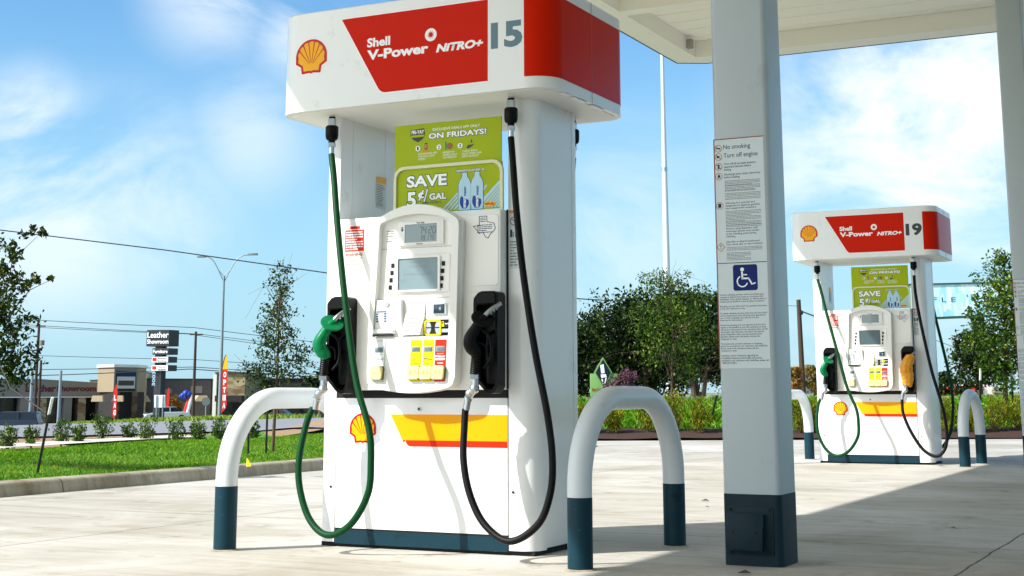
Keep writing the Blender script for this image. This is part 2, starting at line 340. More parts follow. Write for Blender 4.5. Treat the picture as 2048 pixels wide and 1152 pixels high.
TURF2 = mat('berm_turf', srgb(52, 98, 8), .95, col2=srgb(90, 142, 20), vscale=2.5, bump=.6, bscale=50)
DIRT = mat('far_ground', srgb(112, 124, 66), .95, col2=srgb(140, 128, 92), vscale=.15)
def sheet(name, mt, fn, us, vs, zoff=0., zf=None, kind='structure'):
    b = MB(); nu, nv = len(us), len(vs); pts = []
    for v in vs:
        for u in us:
            x, y = fn(u, v); pts.append((x, y, float((zf or terrain)(x, y))+zoff))
    b.add(pts, [(j*nu+i, j*nu+i+1, (j+1)*nu+i+1, (j+1)*nu+i) for j in range(nv-1) for i in range(nu-1)])
    return tag(b.build(name, mt, ang=60), kind=kind)
gx = np.r_[-1500, -700, -350, -200, -113, -100, -85, -70, np.arange(-61, -44, 2), -43, np.arange(-42, -20, 1.5), np.arange(-20, 12, 1.), np.arange(12, 60, 8), 100, 250, 700, 1500]
gy = np.r_[-900, -300, -100, -40, np.arange(-20, 70, 1.5), np.arange(70, 140, 8), 200, 350, 700, 1500]
sheet('ground', DIRT, lambda u, v: (u, v), gx, gy, -.05)
# forecourt slab: bounded by the left kerb and the planting bed
bedL = lambda t: P0+DIR*t
b = MB(); pl = [(-4.1, -40), (60, -40), tuple(bedL(58.)), tuple(bedL(-1.)), (-5.5, 13.7), (-4.1, 12.5)]
b.add([(x, y, 0) for x, y in pl], [tuple(range(len(pl)))]); tag(b.build('forecourt', SLAB, smooth=False), kind='structure')
# kerb of the left lawn
def kerb_path(n=40):
    pts = [(-4.04, y) for y in np.linspace(-24, 12.0, 36)]
    pts += [(-4.04-1.5*(1-math.cos(a)), 12.0+1.5*math.sin(a)) for a in np.linspace(.1, math.pi/2, 10)]; pts += [(-6.9, 13.56)]
    return pts
def sweep_profile(path, prof, name, mt, kind='structure'):
    b = MB(); k = len(path); m = len(prof); vs = []
    for i in range(k):
        a = np.array(path[max(i-1, 0)]); c = np.array(path[min(i+1, k-1)]); d = (c-a)/np.linalg.norm(c-a); nn = np.array([-d[1], d[0]])
        for (o, z) in prof: vs.append((*(np.array(path[i])+nn*o), z))
    b.add(vs, [(i*m+j, (i+1)*m+j, (i+1)*m+j+1, i*m+j+1) for i in range(k-1) for j in range(m-1)])
    return tag(b.build(name, mt, ang=50), kind=kind)
sweep_profile(kerb_path(), [(-.02, -.01), (.0, .07), (.018, .092), (.035, .099), (.15, .104), (.17, .07)], 'kerb', CURB)
# lawn
def lawn_z(x, y): return .092+.06*sstep(-4.3, -6.2, x)-.09*sstep(-7.4, -9.2, x)+.012*np.sin(x*3.1+y*1.7)
def lawn_front(y): return float(np.interp(y, [11.9, 13.4, 13.8], [-4.17, -5.6, -8.0]))
def lawn_back(y): return float(np.interp(y, [-24, 3, 6, 8, 9.2, 11.6], [-7.6, -7.9, -8.5, -9.1, -10.8, -11.4]))
sheet('lawn', TURF, lambda u, v: (lawn_front(v)+(lawn_back(v)-lawn_front(v))*u, v), np.linspace(0, 1, 30), np.linspace(-24, 18, 140), 0, lawn_z)
def grass(name, spots, zf, h, w, mt, lean=.5):
    n = len(spots); a = rng.uniform(0, 2*np.pi, n); hh = h*rng.uniform(.55, 1.25, n); ww = w*rng.uniform(.7, 1.3, n)
    x, y = spots[:,0], spots[:,1]; z = zf(x, y)-.005
    lx = rng.normal(0, lean, n)*hh; ly = rng.normal(0, lean, n)*hh; dx, dy = np.cos(a)*ww/2, np.sin(a)*ww/2
    V = np.stack([np.c_[x-dx, y-dy, z], np.c_[x+dx, y+dy, z], np.c_[x+lx*.4+dx*.6, y+ly*.4+dy*.6, z+hh*.6], np.c_[x+lx, y+ly, z+hh]], 1).reshape(-1, 3)
    me = bpy.data.meshes.new(name); F = np.arange(n*4).reshape(-1, 4)
    return leafmesh(name, V, F, mt, rng.random(n))
def leafmesh(name, V, F, mt, rnd, parent=None):
    me = bpy.data.meshes.new(name); n = len(F); k = F.shape[1]
    me.vertices.add(len(V)); me.vertices.foreach_set('co', np.ascontiguousarray(V, dtype=np.float32).ravel())
    me.loops.add(n*k); me.loops.foreach_set('vertex_index', F.ravel().astype(np.int32)); me.polygons.add(n)
    me.polygons.foreach_set('loop_start', (np.arange(n)*k).astype(np.int32)); me.polygons.foreach_set('loop_total', np.full(n, k, np.int32))
    me.update(calc_edges=True); at_ = me.attributes.new('leaf_tone', 'FLOAT', 'FACE'); at_.data.foreach_set('value', rnd.astype(np.float32)); me.materials.append(mt); me.validate()
    return link(name, me, parent)
def leafmat(name, stops, rough=.45, trans=.25, spec=.16):
    m = bpy.data.materials.new(name); m.use_nodes = True; t = m.node_tree; b = t.nodes['Principled BSDF']; b.inputs['Roughness'].default_value = rough; b.inputs['Specular IOR Level'].default_value = spec
    a = N(t, 'ShaderNodeAttribute', attribute_name='leaf_tone'); cr = N(t, 'ShaderNodeValToRGB'); e = cr.color_ramp.elements
    while len(e) < len(stops): e.new(.5)
    for i, (p, c) in enumerate(stops): e[i].position = p; e[i].color = c
    tg = N(t, 'ShaderNodeTexCoord'); pn = N(t, 'ShaderNodeTexNoise', i_Scale=1.7, i_Detail=3.); t.links.new(tg.outputs['Object'], pn.inputs['Vector'])
    pm = N(t, 'ShaderNodeMapRange'); pm.inputs['From Min'].default_value = .3; pm.inputs['From Max'].default_value = .7; pm.inputs['To Min'].default_value = -.22; pm.inputs['To Max'].default_value = .22; t.links.new(pn.outputs['Fac'], pm.inputs['Value'])
    pa = N(t, 'ShaderNodeMath', operation='ADD', use_clamp=True); t.links.new(a.outputs['Fac'], pa.inputs[0]); t.links.new(pm.outputs[0], pa.inputs[1])
    t.links.new(pa.outputs[0], cr.inputs[0]); t.links.new(cr.outputs[0], b.inputs['Base Color'])
    if trans:
        tr = N(t, 'ShaderNodeBsdfTranslucent'); t.links.new(cr.outputs[0], tr.inputs['Color']); ms = N(t, 'ShaderNodeMixShader'); ms.inputs[0].default_value = trans
        t.links.new(b.outputs[0], ms.inputs[1]); t.links.new(tr.outputs[0], ms.inputs[2]); t.links.new(ms.outputs[0], t.nodes['Material Output'].inputs['Surface'])
    return m
GRASSM = leafmat('lawn_blades', [(0, srgb(46, 92, 4)), (.5, srgb(90, 146, 10)), (.85, srgb(136, 180, 26)), (1, srgb(170, 170, 76))], .6)
TALLM = leafmat('tall_grass_blades', [(0, srgb(84, 120, 18)), (.6, srgb(136, 168, 44)), (1, srgb(186, 190, 96))], .6)
BERMM = leafmat('berm_blades', [(0, srgb(48, 100, 8)), (.5, srgb(86, 146, 18)), (1, srgb(140, 180, 46))], .6)
yy = rng.uniform(-3.5, 11.5, 150000); lb = np.interp(yy, [-24, 3, 6, 8, 9.2, 11.6], [-7.6, -7.9, -8.5, -9.1, -10.8, -11.4]); xx = -4.17+(lb+4.17)*rng.random(150000)
tag(grass('lawn_grass', np.c_[xx, yy], lawn_z, .030, .0045, GRASSM), 'short bright green lawn grass behind the concrete kerb', 'grass', kind='stuff')
# walk, soil, road beyond the lawn
def strip(name, mt, near, far, zoff, n=30):
    near, far = np.array(near), np.array(far); t = np.linspace(0, 1, n); b = MB(); vs = []
    rn = [np.interp(t, np.linspace(0, 1, len(near)), near[:,k]) for k in (0, 1)]; rf = [np.interp(t, np.linspace(0, 1, len(far)), far[:,k]) for k in (0, 1)]
    m = 10
    for j in range(m):
        w = j/(m-1); X = rn[0]*(1-w)+rf[0]*w; Y = rn[1]*(1-w)+rf[1]*w; Z = terrain(X, Y)+zoff; vs += list(zip(X, Y, Z))
    b.add(vs, [(j*n+i, j*n+i+1, (j+1)*n+i+1, (j+1)*n+i) for j in range(m-1) for i in range(n-1)]); return tag(b.build(name, mt, ang=60), kind='structure')
strip('soil_verge', SOILM, [(-6.9, -24), (-7.4, 3), (-8.3, 8), (-10, 11.4), (-9.3, 17.)], [(-22., -24), (-20., 8), (-20., 13), (-19., 17), (-17., 27)], .012)
strip('walk', WALKM, [(-8.3, -24), (-8.5, 3.), (-9.1, 6.5), (-9.7, 9.2), (-10.0, 11.6)], [(-9.6, -24), (-9.6, 4.), (-10.2, 7.6), (-10.5, 9.6), (-10.7, 11.6)], .105)
rn = [at(-400, 0, 1)]*0
near = [(-22, -24)]+[tuple(ground_hit(px, py)[:2]) for px, py in ((0, 880), (150, 876), (300, 872), (450, 867), (650, 861))]+[(-9, 33)]
far = [(-62, -24)]+[tuple(ground_hit(px, py, 25)[:2]) for px, py in ((0, 847), (150, 846), (300, 845), (450, 842), (650, 837))]+[(-25, 75)]
strip('road', ASPH, near, far, .045, 60)
fa = np.array(far[1:6]); k = rng.random(9000)*4; i0 = k.astype(int); fr = (k-i0)[:,None]; base = fa[i0]*(1-fr)+fa[np.minimum(i0+1, 4)]*fr
away = np.array([-.86, .5]); sp = base+away*rng.uniform(.3, 6, 9000)[:,None]
tag(grass('verge_grass', sp, terrain, .27, .05, TALLM, .45), 'tall unmown yellow green grass along the far side of the road', 'grass', kind='stuff')
# planting bed and berm on the right
bq = lambda u, v: tuple(bedL(u)+NRM*v)
sheet('planting_bed', MULCH, bq, np.linspace(-1.6, 34, 60), np.linspace(0, 1.0, 6), .03, lambda x, y: terrain(x, y)+.02*np.sin(9*x)*np.cos(7*y))
sheet('berm', TURF2, bq, np.linspace(-1.6, 34, 80), np.linspace(.9, 4.6, 16), .02, lambda x, y: terrain(x, y)+.02*np.sin(3*x)*np.cos(2.3*y))
n = 26000; sp = np.array([bedL(a)+NRM*c for a, c in zip(rng.uniform(-2, 12, n), rng.uniform(.95, 4.6, n))])
tag(grass('berm_grass', sp, lambda x, y: terrain(x, y)+.03, .10, .025, BERMM, .6), 'rough bright green ground cover on the berm behind the shrubs', 'grass', kind='stuff')
sweep_profile([tuple(bedL(t)+NRM*4.75) for t in np.linspace(-1.6, 34, 30)][::-1], [(.0, .50), (.02, .64), (.25, .65), (.27, .5)], 'street_kerb', CURB)
sheet('side_street', ASPH, bq, np.linspace(-1.6, 34, 20), np.linspace(5.0, 13, 4), .03)
# ================================================================== PUMP
def shell_shape(cx, cz, w):
    out = [(-.30, -.44), (-.06, -.42), (0, -.445), (.06, -.42), (.30, -.44), (.33, -.25), (.5, -.15)]
    out += [(.5*math.cos(a), .02+.48*math.sin(a)) for a in np.linspace(-.1, math.pi+.1, 25)] + [(-.5, -.15), (-.33, -.25)]
    inn = [(-.235, -.37), (-.06, -.355), (0, -.375), (.06, -.355), (.235, -.37), (.265, -.215), (.42, -.115)]
    K = 7; a0 = -.02; a1 = math.pi+.02
    for k in range(K):
        for q in np.linspace(0, 1, 6):
            a = a0+(a1-a0)*(k+q)/K; r = .405+.025*math.sin(math.pi*q); inn.append((r*math.cos(a), .02+r*.98*math.sin(a)))
    inn += [(-.42, -.115), (-.265, -.215)]
    rays = []
    for k in range(1, K):
        a = a0+(a1-a0)*k/K; e = np.array([.41*math.cos(a), .02+.41*math.sin(a)]); s = np.array([.02*math.cos(a), -.22]); s = s+(e-s)*.12; d = (e-s)/np.linalg.norm(e-s); nn = np.array([-d[1], d[0]])
        rays.append([tuple(s-nn*.005), tuple(s+nn*.005), tuple(e+nn*.016), tuple(e-nn*.016)])
    f = lambda P: [(cx+x*w, cz+z*w) for x, z in P]
    return f(out), f(inn), [f(r) for r in rays]
def emblem(cx, cz, w, y, parent):
    o, i, r = shell_shape(cx, cz, w); b = MB(); b.prism(inset(o, -.022*w), y-.0008, y, m=2); b.prism(o, y-.0014, y-.0008, m=0); b.prism(i, y-.002, y-.0014, m=1)
    for q in r: b.prism(q, y-.0026, y-.002, m=0)
    return b.build('scallop_emblem', [DKRED, YEL, WTXT], parent, smooth=False)
SEG = {'0':'abcdef','1':'bc','2':'abged','3':'abgcd','4':'fgbc','5':'afgcd','6':'afgedc','7':'abc','8':'abcdefg','9':'abcdfg'}
def seg7(s, x1, z0, h, y, m, parent):
    b = MB(); w = h*.5; t = h*.085; x = x1
    for ch in reversed(s):
        if ch == '.': x -= h*.16; b.box(x, x+t, y-.0005, y, z0, z0+t); x -= h*.06; continue
        x -= w; sh = lambda z: (z-z0)*.1
        for g in SEG[ch]:
            if g in 'agd':
                z = {'a': z0+h-t, 'g': z0+h/2-t/2, 'd': z0}[g]; b.prism([(x+t*1.1+sh(z), z), (x+w-t*1.1+sh(z), z), (x+w-t*1.1+sh(z), z+t), (x+t*1.1+sh(z), z+t)], y-.0005, y)
            else:
                xx = x if g in 'fe' else x+w-t; za, zb = (z0+h/2+t*.3, z0+h-t*.3) if g in 'fb' else (z0+t*.3, z0+h/2-t*.3)
                b.prism([(xx+sh(za), za), (xx+t+sh(za), za), (xx+t+sh(zb), zb), (xx+sh(zb), zb)], y-.0005, y)
        x -= h*.14
    b.build('digit_readout', m, parent, smooth=False)
LCDINK = mat('lcd_segments', srgb(72, 82, 90), .5)
SEALC = mat('panel_seam', srgb(120, 124, 124), .6, var=.05)
GREEN_PTS = [(-.016,-.063,1.897),(.027,-.1,1.761),(.092,-.16,1.528),(.203,-.25,1.157),(.304,-.3,.783),(.398,-.33,.559),(.417,-.34,.404),(.401,-.34,.272),(.304,-.33,.137),(.177,-.32,.087),(.065,-.3,.148),(-.008,-.28,.28),(-.032,-.26,.415),(-.024,-.22,.575),(0,-.2,.657)]
BLACK_PTS = [(.989,-.063,1.901),(1.02,-.1,1.74),(1.06,-.15,1.545),(1.129,-.22,1.241),(1.208,-.27,.907),(1.281,-.3,.629),(1.303,-.3,.44),(1.29,-.3,.295),(1.231,-.3,.169),(1.099,-.3,.096),(.967,-.28,.158),(.882,-.26,.281),(.838,-.24,.43),(.826,-.21,.582),(.825,-.2,.652)]
BLACK_PTS19 = [(.989,-.063,1.901),(1.0,-.1,1.74),(1.03,-.15,1.545),(1.09,-.22,1.241),(1.16,-.27,.907),(1.235,-.3,.629),(1.272,-.3,.40),(1.265,-.3,.22),(1.215,-.3,.125),(1.14,-.3,.10),(1.03,-.28,.165),(.92,-.26,.33),(.85,-.24,.5),(.835,-.21,.6),(.835,-.2,.652)]
BACK15 = [(1.011,.593,1.897),(.97,.62,1.6),(.88,.65,1.2),(.78,.68,.8),(.7,.7,.4),(.6,.7,.15),(.5,.7,.3),(.5,.69,.66)]
BACK19 = [(1.011,.593,1.897),(1.03,.66,1.6),(1.08,.74,1.25),(1.13,.80,.9),(1.15,.82,.6),(1.11,.80,.3),(1.0,.76,.13),(.85,.74,.1),(.72,.72,.3),(.68,.72,.6),(.72,.73,.66)]
def coupler(x, y, parent, z0=1.897, M=None):
    b = MB(); b.cyl((x,y,1.895), (x,y,1.935), .0135, n=14, m=0); b.cyl((x,y,1.935), (x,y,1.955), .020, n=6, m=0); b.cyl((x,y,1.955), (x,y,1.972), .017, m=1)
    b.tube([(x,y,1.970),(x,y,1.978),(x,y,1.995),(x,y,2.035),(x,y,2.042)], [.024,.030,.0325,.0325,.028], 20, 1); b.cyl((x,y,2.042), (x,y,2.078), .021, n=6, m=0); b.cyl((x,y,2.078), (x,y,2.088), .017, m=1); b.cyl((x,y,2.088), (x,y,2.125), .0135, m=0)
    return b.build('breakaway_coupling', [CHROME, BLKP], parent)
def nozzle(x, parent, body_m, cover=False):
    """a nozzle hung in its boot, the body leaning out to the front-left"""
    b = MB(); b.tube(spline([(x+.075,-.13,1.125),(x+.045,-.175,1.09),(x+.02,-.195,1.055)], 5), .0115, 12)
    if not cover:
        for k in range(3): b.tube([(x+.062-.008*k,-.151-.011*k,1.107-.012*k),(x+.058-.008*k,-.156-.011*k,1.102-.012*k)], .0145, 12)
    sp = b.build('spout', CHROME, parent)
    P = [(x+.035,-.19,1.062),(x+.012,-.205,1.04),(x-.012,-.215,1.0),(x-.03,-.222,.962),(x-.028,-.215,.93),(x-.012,-.205,.905),(x-.008,-.2,.885)]
    if cover:
        Pc = [(x+.05,-.18,1.10),(x+.045,-.185,1.075),(x+.02,-.2,1.03),(x-.0,-.205,.98),(x-.002,-.2,.93),(x+.005,-.195,.87),(x+.0,-.19,.80),(x-.005,-.19,.785)]
        q = MB(); q.tube(spline(Pc, 5), list(np.interp(np.linspace(0,1,36), [0,.06,.25,.5,.75,.93,1], [.012,.04,.055,.066,.062,.04,.03])), 9)
        rs = random.Random(5); q.v = [(a+rs.uniform(-.006,.006), bq_+rs.uniform(-.006,.006), c) for a, bq_, c in q.v]; q.build('bag_cover', ORANGE, parent, ang=25)
    else:
        q = MB(); q.tube(spline(P, 6), list(np.interp(np.linspace(0,1,37), [0,.2,.4,.62,.8,1], [.016,.023,.029,.034,.031,.024])), 16)
        q.build('nozzle_body', body_m, parent)
        g = MB(); c = np.array((x+.022,-.198,1.052)); ax = np.array([.45,-.42,.66]); ax /= np.linalg.norm(ax)
        g.tube([c-ax*.012, c-ax*.008, c, c+ax*.006, c+ax*.008], [.03, .05, .056, .054, .02], 24); g.build('splash_guard', body_m, parent)
        l = MB(); l.tube(spline([(x+.01,-.19,1.01),(x+.045,-.175,.97),(x+.05,-.175,.88),(x+.02,-.19,.83)], 5), .0075, 8); l.tube(spline([(x-.005,-.2,.95),(x+.03,-.185,.93),(x+.035,-.18,.88)], 4), .006, 8); l.build('lever_guard', BLKP, parent)
    s = MB(); zz = np.linspace(.895, .805, 19); s.tube([(x-.008-.0005*i,-.2,z) for i, z in enumerate(zz)], [(.026 if i % 2 else .0235) for i in range(19)], 16); s.build('grip_sleeve', BLKP, parent)
    w = MB(); xx = x-.016; w.cyl((xx,-.2,.806),(xx,-.2,.785),.024, n=6); w.cyl((xx,-.2,.785),(xx-.002,-.2,.75),.018); w.ball((xx-.004,-.2,.742), .023, n=12); w.cyl((xx-.006,-.2,.74),(xx-.026,-.2,.722),.019); w.ball((xx-.028,-.2,.72), .021, n=12)
    w.cyl((xx-.028,-.2,.72),(xx-.034,-.2,.70),.018, n=6); w.cyl((xx-.034,-.2,.70),(xx-.037,-.2,.693),.021); w.cyl((xx-.036,-.2,.695),(xx-.045,-.2,.648),.0165); w.build('swivel', CHROME, parent)
def boot(x0, parent):
    b = MB(); out = rpoly([(x0,.79),(x0+.06,.73),(x0+.10,.715),(x0+.122,.75),(x0+.124,1.181),(x0+.03,1.183),(x0-.002,1.14)], [.01,.015,.015,.01,.02,.03,.03], 4)
    inn = rpoly([(x0+.012,.80),(x0+.065,.745),(x0+.095,.735),(x0+.11,.76),(x0+.112,1.09),(x0+.1,1.12),(x0+.012,1.12)], [.01]*7, 4)
    n = 64; b.ring(resamp(out, n), resamp(inn, n), -.145, -.066); b.prism(inn, -.082, -.07); b.prism(rpoly([(x0+.004,1.12),(x0+.122,1.12),(x0+.122,1.178),(x0+.03,1.178),(x0+.004,1.15)],[.005,.005,.02,.02,.02]), -.16, -.145, bev=.006)
    b.box(x0+.055, x0+.105, -.13, -.082, .76, .93, bev=.01); b.tube([(x0+.07,-.085,1.0),(x0+.07,-.135,.98),(x0+.07,-.137,.9)], .008, 8)
    return b.build('nozzle_boot', BLKP, parent)
def pump(y0, number, label, digits, dark_screen, orange, black_pts):
    T = thing('fuel_pump', label, 'fuel pump', (0, y0, 0), 0, 'fuel dispensers on the islands')
    # --- cabinet
    b = MB(); b.box(.006, .934, .012, .52, .02, 1.565, bev=.004); b.build('cabinet', WHITE, T)
    b = MB(); b.box(-.085, 1.06, .02, .51, .0005, .02); b.build('footing', DARK, T, smooth=False)
    for sx, x0 in ((-1, 0), (1, .94)):
        f = lambda x: .0+x if sx > 0 else -x
        P = MB(); g = .002
        # front and back corner posts and the side sheet between them
        fl, ra = (.036, .064) if sx < 0 else (.058, .082); wd = fl+ra; fr = [(x0+sx*g, 0), (x0+sx*fl, 0)]+[(x0+sx*(fl+ra*math.sin(a)), ra*(1-math.cos(a))) for a in np.linspace(.15, math.pi/2, 9)]+[(x0+sx*wd, .108), (x0+sx*g, .108)]
        bk = [(p[0], .53-p[1]) for p in fr]
        P.prism(fr, .022, 2.10, 'z'); P.prism(bk, .022, 2.10, 'z'); P.prism([(x0+sx*g, .1105), (x0+sx*(wd-.0015), .1105), (x0+sx*(wd-.0015), .4195), (x0+sx*g, .4195)], .03, 2.099, 'z')
        o = P.build('side_post', WHITE, T, ang=20)
        MB().cyl((x0+sx*.024, -.004, .279), (x0+sx*.024, .0, .279), .006, n=10).build('screw', DARK, o)
    b = MB(); b.box(.004, .936, -.001, .012, .0155, .079); b.build('kick_plate', TEAL, T)
    MB().box(.004, .936, .002, .012, .079, .0885).build('shadow_gap', DARK, T, smooth=False); MB().box(.002, .938, -.0012, .012, .7, .737).build('shadow_gap', DARK, T, smooth=False)
    dr = MB().box(.004, .936, -.002, .012, .0885, .70, bev=.0015).build('lower_door', PANEL, T)
    emblem(.1555, .5535, .151, -.002, dr)
    st = MB(); poly = rpoly([(.31,.624),(.936,.624),(.936,.475),(.40,.475)], [0,0,0,.045], 8)
    st.prism([(.302,.6265),(.936,.6265),(.936,.624),(.31,.624),(.384,.505),(.38,.505)], -.0026, -.002, m=2)
    st.prism([(.31,.624),(.936,.624),(.936,.504),(.377,.504)], -.0032, -.0026, m=0); red = [(.377,.504),(.936,.504),(.936,.475)]+[(.425-.03*math.sin(a), .475+.029*(1-math.cos(a))) for a in np.linspace(0, math.pi/2, 7)]+[(.385,.506-.014)]
    st.prism(red, -.0032, -.0026, m=1); st.build('colour_stripe', [AMBER, ORED, WTXT], dr, smooth=False)
    MB().tube([(.469,-.006,.649),(.469,-.002,.649)], .011, 18).tube([(.469,-.0075,.649),(.469,-.0058,.649)], .006, 12, m=1).build('door_lock', [CHROME, DARK], dr)
    # --- upper door with the module
    up = MB().box(.012, .937, -.07, .006, .737, 1.567, bev=.006, seg=3).build('upper_door', CREAM, T)
    for z0, z1 in ((1.212, 1.545), (.765, 1.185)):
        for xa, xb in ((.752, .928), (.04, .255)): MB().prism(rrect(xa, xb, z0, z1, .018), -.073, -.07, bev=.0028).build('raised_panel', CREAM, up)
    MB().box(.9375, .9425, -.012, .0, .74, 1.57).build('hinge_strip', DARK, up, smooth=False)
    # module
    arch = [(.735-.455*t, 1.535+.075*(1-(2*t-1)**2)) for t in np.linspace(0, 1, 17)]
    outer = [(.735,.80)]+[(.752,1.49),(.75,1.52)]+arch+[(.275,1.52),(.272,1.49),(.252,.80)]+[(.258,.765),(.285,.745)]+[(.285+.415*t, .745-.024*math.sin(math.pi*t)) for t in np.linspace(.05, .95, 12)]+[(.71,.747),(.73,.77)]
    md = MB(); md.prism(outer, -.10, -.068, bev=.004); mod = md.build('control_module', CREAM, T)
    iarch = [(.712-.398*t, 1.523+.038*(1-(2*t-1)**2)) for t in np.linspace(0, 1, 17)]
    inner = [(.697,.983),(.714,1.48)]+iarch+[(.314,1.48),(.284,.983)]
    md = MB(); n = 120; start = lambda p: p
    def roll_top(P):
        P = resamp(P, n); k = int(np.argmax([q[1]*10-abs(q[0]-.513) for q in P])); return P[k:]+P[:k]
    def radial(P, c=(.5, 1.25)):
        P = np.array(resamp(P, 900)); a = np.arctan2(P[:,1]-c[1], P[:,0]-c[0]); out = []
        for th in np.linspace(-math.pi, math.pi, n, endpoint=False):
            out.append(tuple(P[np.argmin(np.abs((a-th+math.pi) % (2*math.pi)-math.pi))]))
        return out
    ro = radial(inset(outer if sum(outer[i][0]*outer[(i+1)%len(outer)][1]-outer[(i+1)%len(outer)][0]*outer[i][1] for i in range(len(outer)))>0 else outer[::-1], .003)); ri = radial(inner)
    md.ring(ro, ri, -.133, -.10); bz = md.build('bezel', CREAM, mod, ang=50)
    MB().box(.288, .70, -.1012, -.10, 1.403, 1.4045).build('seam_line', SEALC, mod, smooth=False); MB().box(.288, .70, -.1012, -.10, 1.1635, 1.165).build('seam_line', SEALC, mod, smooth=False)
    bx = MB().box(.408, .656, -.113, -.099, 1.413, 1.528, bev=.004).build('price_bezel', CREAM, mod)
    MB().box(.445, .62, -.114, -.112, 1.428, 1.513).build('price_display', LCD, mod, smooth=False)
    lb = MB().box(.446, .4475, -.1145, -.114, 1.428, 1.513).box(.446, .62, -.1145, -.114, 1.5115, 1.513).build('display_edge', DARK, mod, smooth=False)
    seg7(digits[0], .614, 1.466, .035, -.1143, LCDINK, mod); seg7(digits[1], .605, 1.435, .024, -.1143, LCDINK, mod)
    text('$', (.424,.437,1.482,1.505), -.1135, INK, mod, bold=.03); text('This Sale', (.508,.553,1.516,1.524), -.1135, INK, mod, bold=.03); text('Gallons', (.508,.545,1.417,1.424), -.1135, INK, mod, bold=.02)
    b = MB()
    for k in range(5): b.box(.338, .377-(.008 if k == 4 else 0), -.1015, -.1, 1.489-.0122*k-.0012, 1.489-.0122*k+.0012)
    b.build('speaker_slots', DARK, mod, smooth=False)
    b = MB().box(.678, .708, -.103, -.1, 1.41, 1.51, bev=.0015)
    for k in range(6): b.box(.68, .706, -.1036, -.103, 1.425+.0135*k, 1.4262+.0135*k)
    b.build('grille', CREAM, mod)
    MB().prism(rrect(.345, .69, 1.187, 1.371, .012), -.108, -.1, bev=.004).ring(resamp(rrect(.40,.64,1.195,1.362,.006),60), resamp(rrect(.409,.628,1.203,1.353,.002),60), -.116, -.106).build('screen_bezel', CREAM, mod)
    scr = MB().box(.409, .628, -.1095, -.107, 1.203, 1.353).build('screen', SCREEND if dark_screen else SCREEN, mod, smooth=False)
    if not dark_screen:
        for s_, r in (('Welcome to Shell', (.465,.575,1.331,1.338)), ('Insert & Pay Inside', (.475,.57,1.308,1.317)), ('or', (.515,.525,1.292,1.299)), ('Lift handle to pay outside', (.44,.60,1.272,1.281)), ('Select Car', (.42,.455,1.245,1.251))): text(s_, r, -.11, PALEINK, scr, bold=-.004)
    for k in range(4):
        MB().box(.3785-.0045*k-.009, .3785-.0045*k+.008, -.1115, -.108, 1.3225-.0345*k-.0105, 1.3225-.0345*k+.0105, bev=.001).build('soft_key', DARK, mod)
        MB().box(.655-.004*k-.009, .655-.004*k+.009, -.1115, -.108, 1.3215-.0345*k-.0105, 1.3215-.0345*k+.0105, bev=.001).build('soft_key', DARK, mod)
    # receipt printer, keypad, readers
    b = MB(); q = [(.287,.984),(.443,.984),(.434,1.160),(.296,1.160)]; b.prism(q, -.124, -.1, bev=.003); b.prism([(.29,.997),(.41,.997),(.405,1.02),(.295,1.02)], -.148, -.12, bev=.006); pr = b.build('receipt_printer', CREAM, mod)
    MB().box(.292, .398, -.1478, -.13, .990, .9965).build('receipt_slot', DARK, pr, smooth=False); MB().tube([(.358,-.129,1.139),(.358,-.122,1.139)], .0125, 18).build('printer_lock', CHROME, pr)
    st = MB().box(.297, .358, -.1252, -.124, 1.05, 1.112).build('receipt_label', STICK, pr, smooth=False)
    b = MB()
    for k in range(4):
        for x in (.299, .343): b.box(x, x+.012, -.1258, -.1252, 1.056+.0115*k, 1.0625+.0115*k)
    b.box(.3, .355, -.1256, -.1252, 1.101, 1.106); b.build('label_marks', NAVY, pr, smooth=False)
    b = MB(); b.add([(.447,-.101,1.15),(.555,-.101,1.15),(.553,-.108,1.085),(.475,-.108,1.085),(.448,-.138,.992),(.545,-.138,.992),(.552,-.101,.99)], [(0,1,2,3),(3,2,5,4)]); b.add([(.552,-.1,.985),(.545,-.138,.992),(.553,-.108,1.085),(.555,-.1,1.085)],[(0,1,2,3)]); b.add([(.446,-.1,.985),(.448,-.138,.992),(.475,-.108,1.085),(.449,-.1,1.1)],[(3,2,1,0)]); b.add([(.448,-.138,.992),(.545,-.138,.992),(.545,-.1,.985),(.446,-.1,.985)],[(0,1,2,3)])
    kp = b.build('keypad', CREAM, mod, smooth=False)
    b = MB()
    for r in range(4):
        for c in range(4):
            t = .1+.2*r; z = 1.085-.093*t; y = -.108-.03*t; x = .478-.024*t+c*.018; b.box(x, x+.013, y-.004, y, z-.012, z-.001)
    b.build('keys', mat('key_grey', srgb(170, 172, 170), .5), kp, smooth=False)
    tr = MB().box(.598, .672, -.112, -.099, 1.084, 1.139, bev=.005).build('tap_reader', STICK, mod); MB().box(.605, .664, -.1132, -.112, 1.089, 1.132, bev=.0005).build('reader_window', mat('reader_glass', srgb(20, 50, 66), .15, var=.05), tr)
    b = MB()
    for k in range(3):
        r0 = .004+.004*k; pts = [(.632+r0*math.cos(a), -.1136, 1.111+r0*math.sin(a)) for a in np.linspace(-.8, .8, 7)]; b.tube(pts, .0009, 5)
    b.build('contactless_mark', WTXT, tr)
    cr_ = MB().box(.546, .703, -.106, -.099, .987, 1.061, bev=.001).build('card_reader', BLKP, mod)
    MB().ring(resamp(rrect(.556,.645,.988,1.058,.009),48), resamp(rrect(.562,.639,.994,1.052,.005),48), -.112, -.105).build('yellow_frame', YELB, cr_)
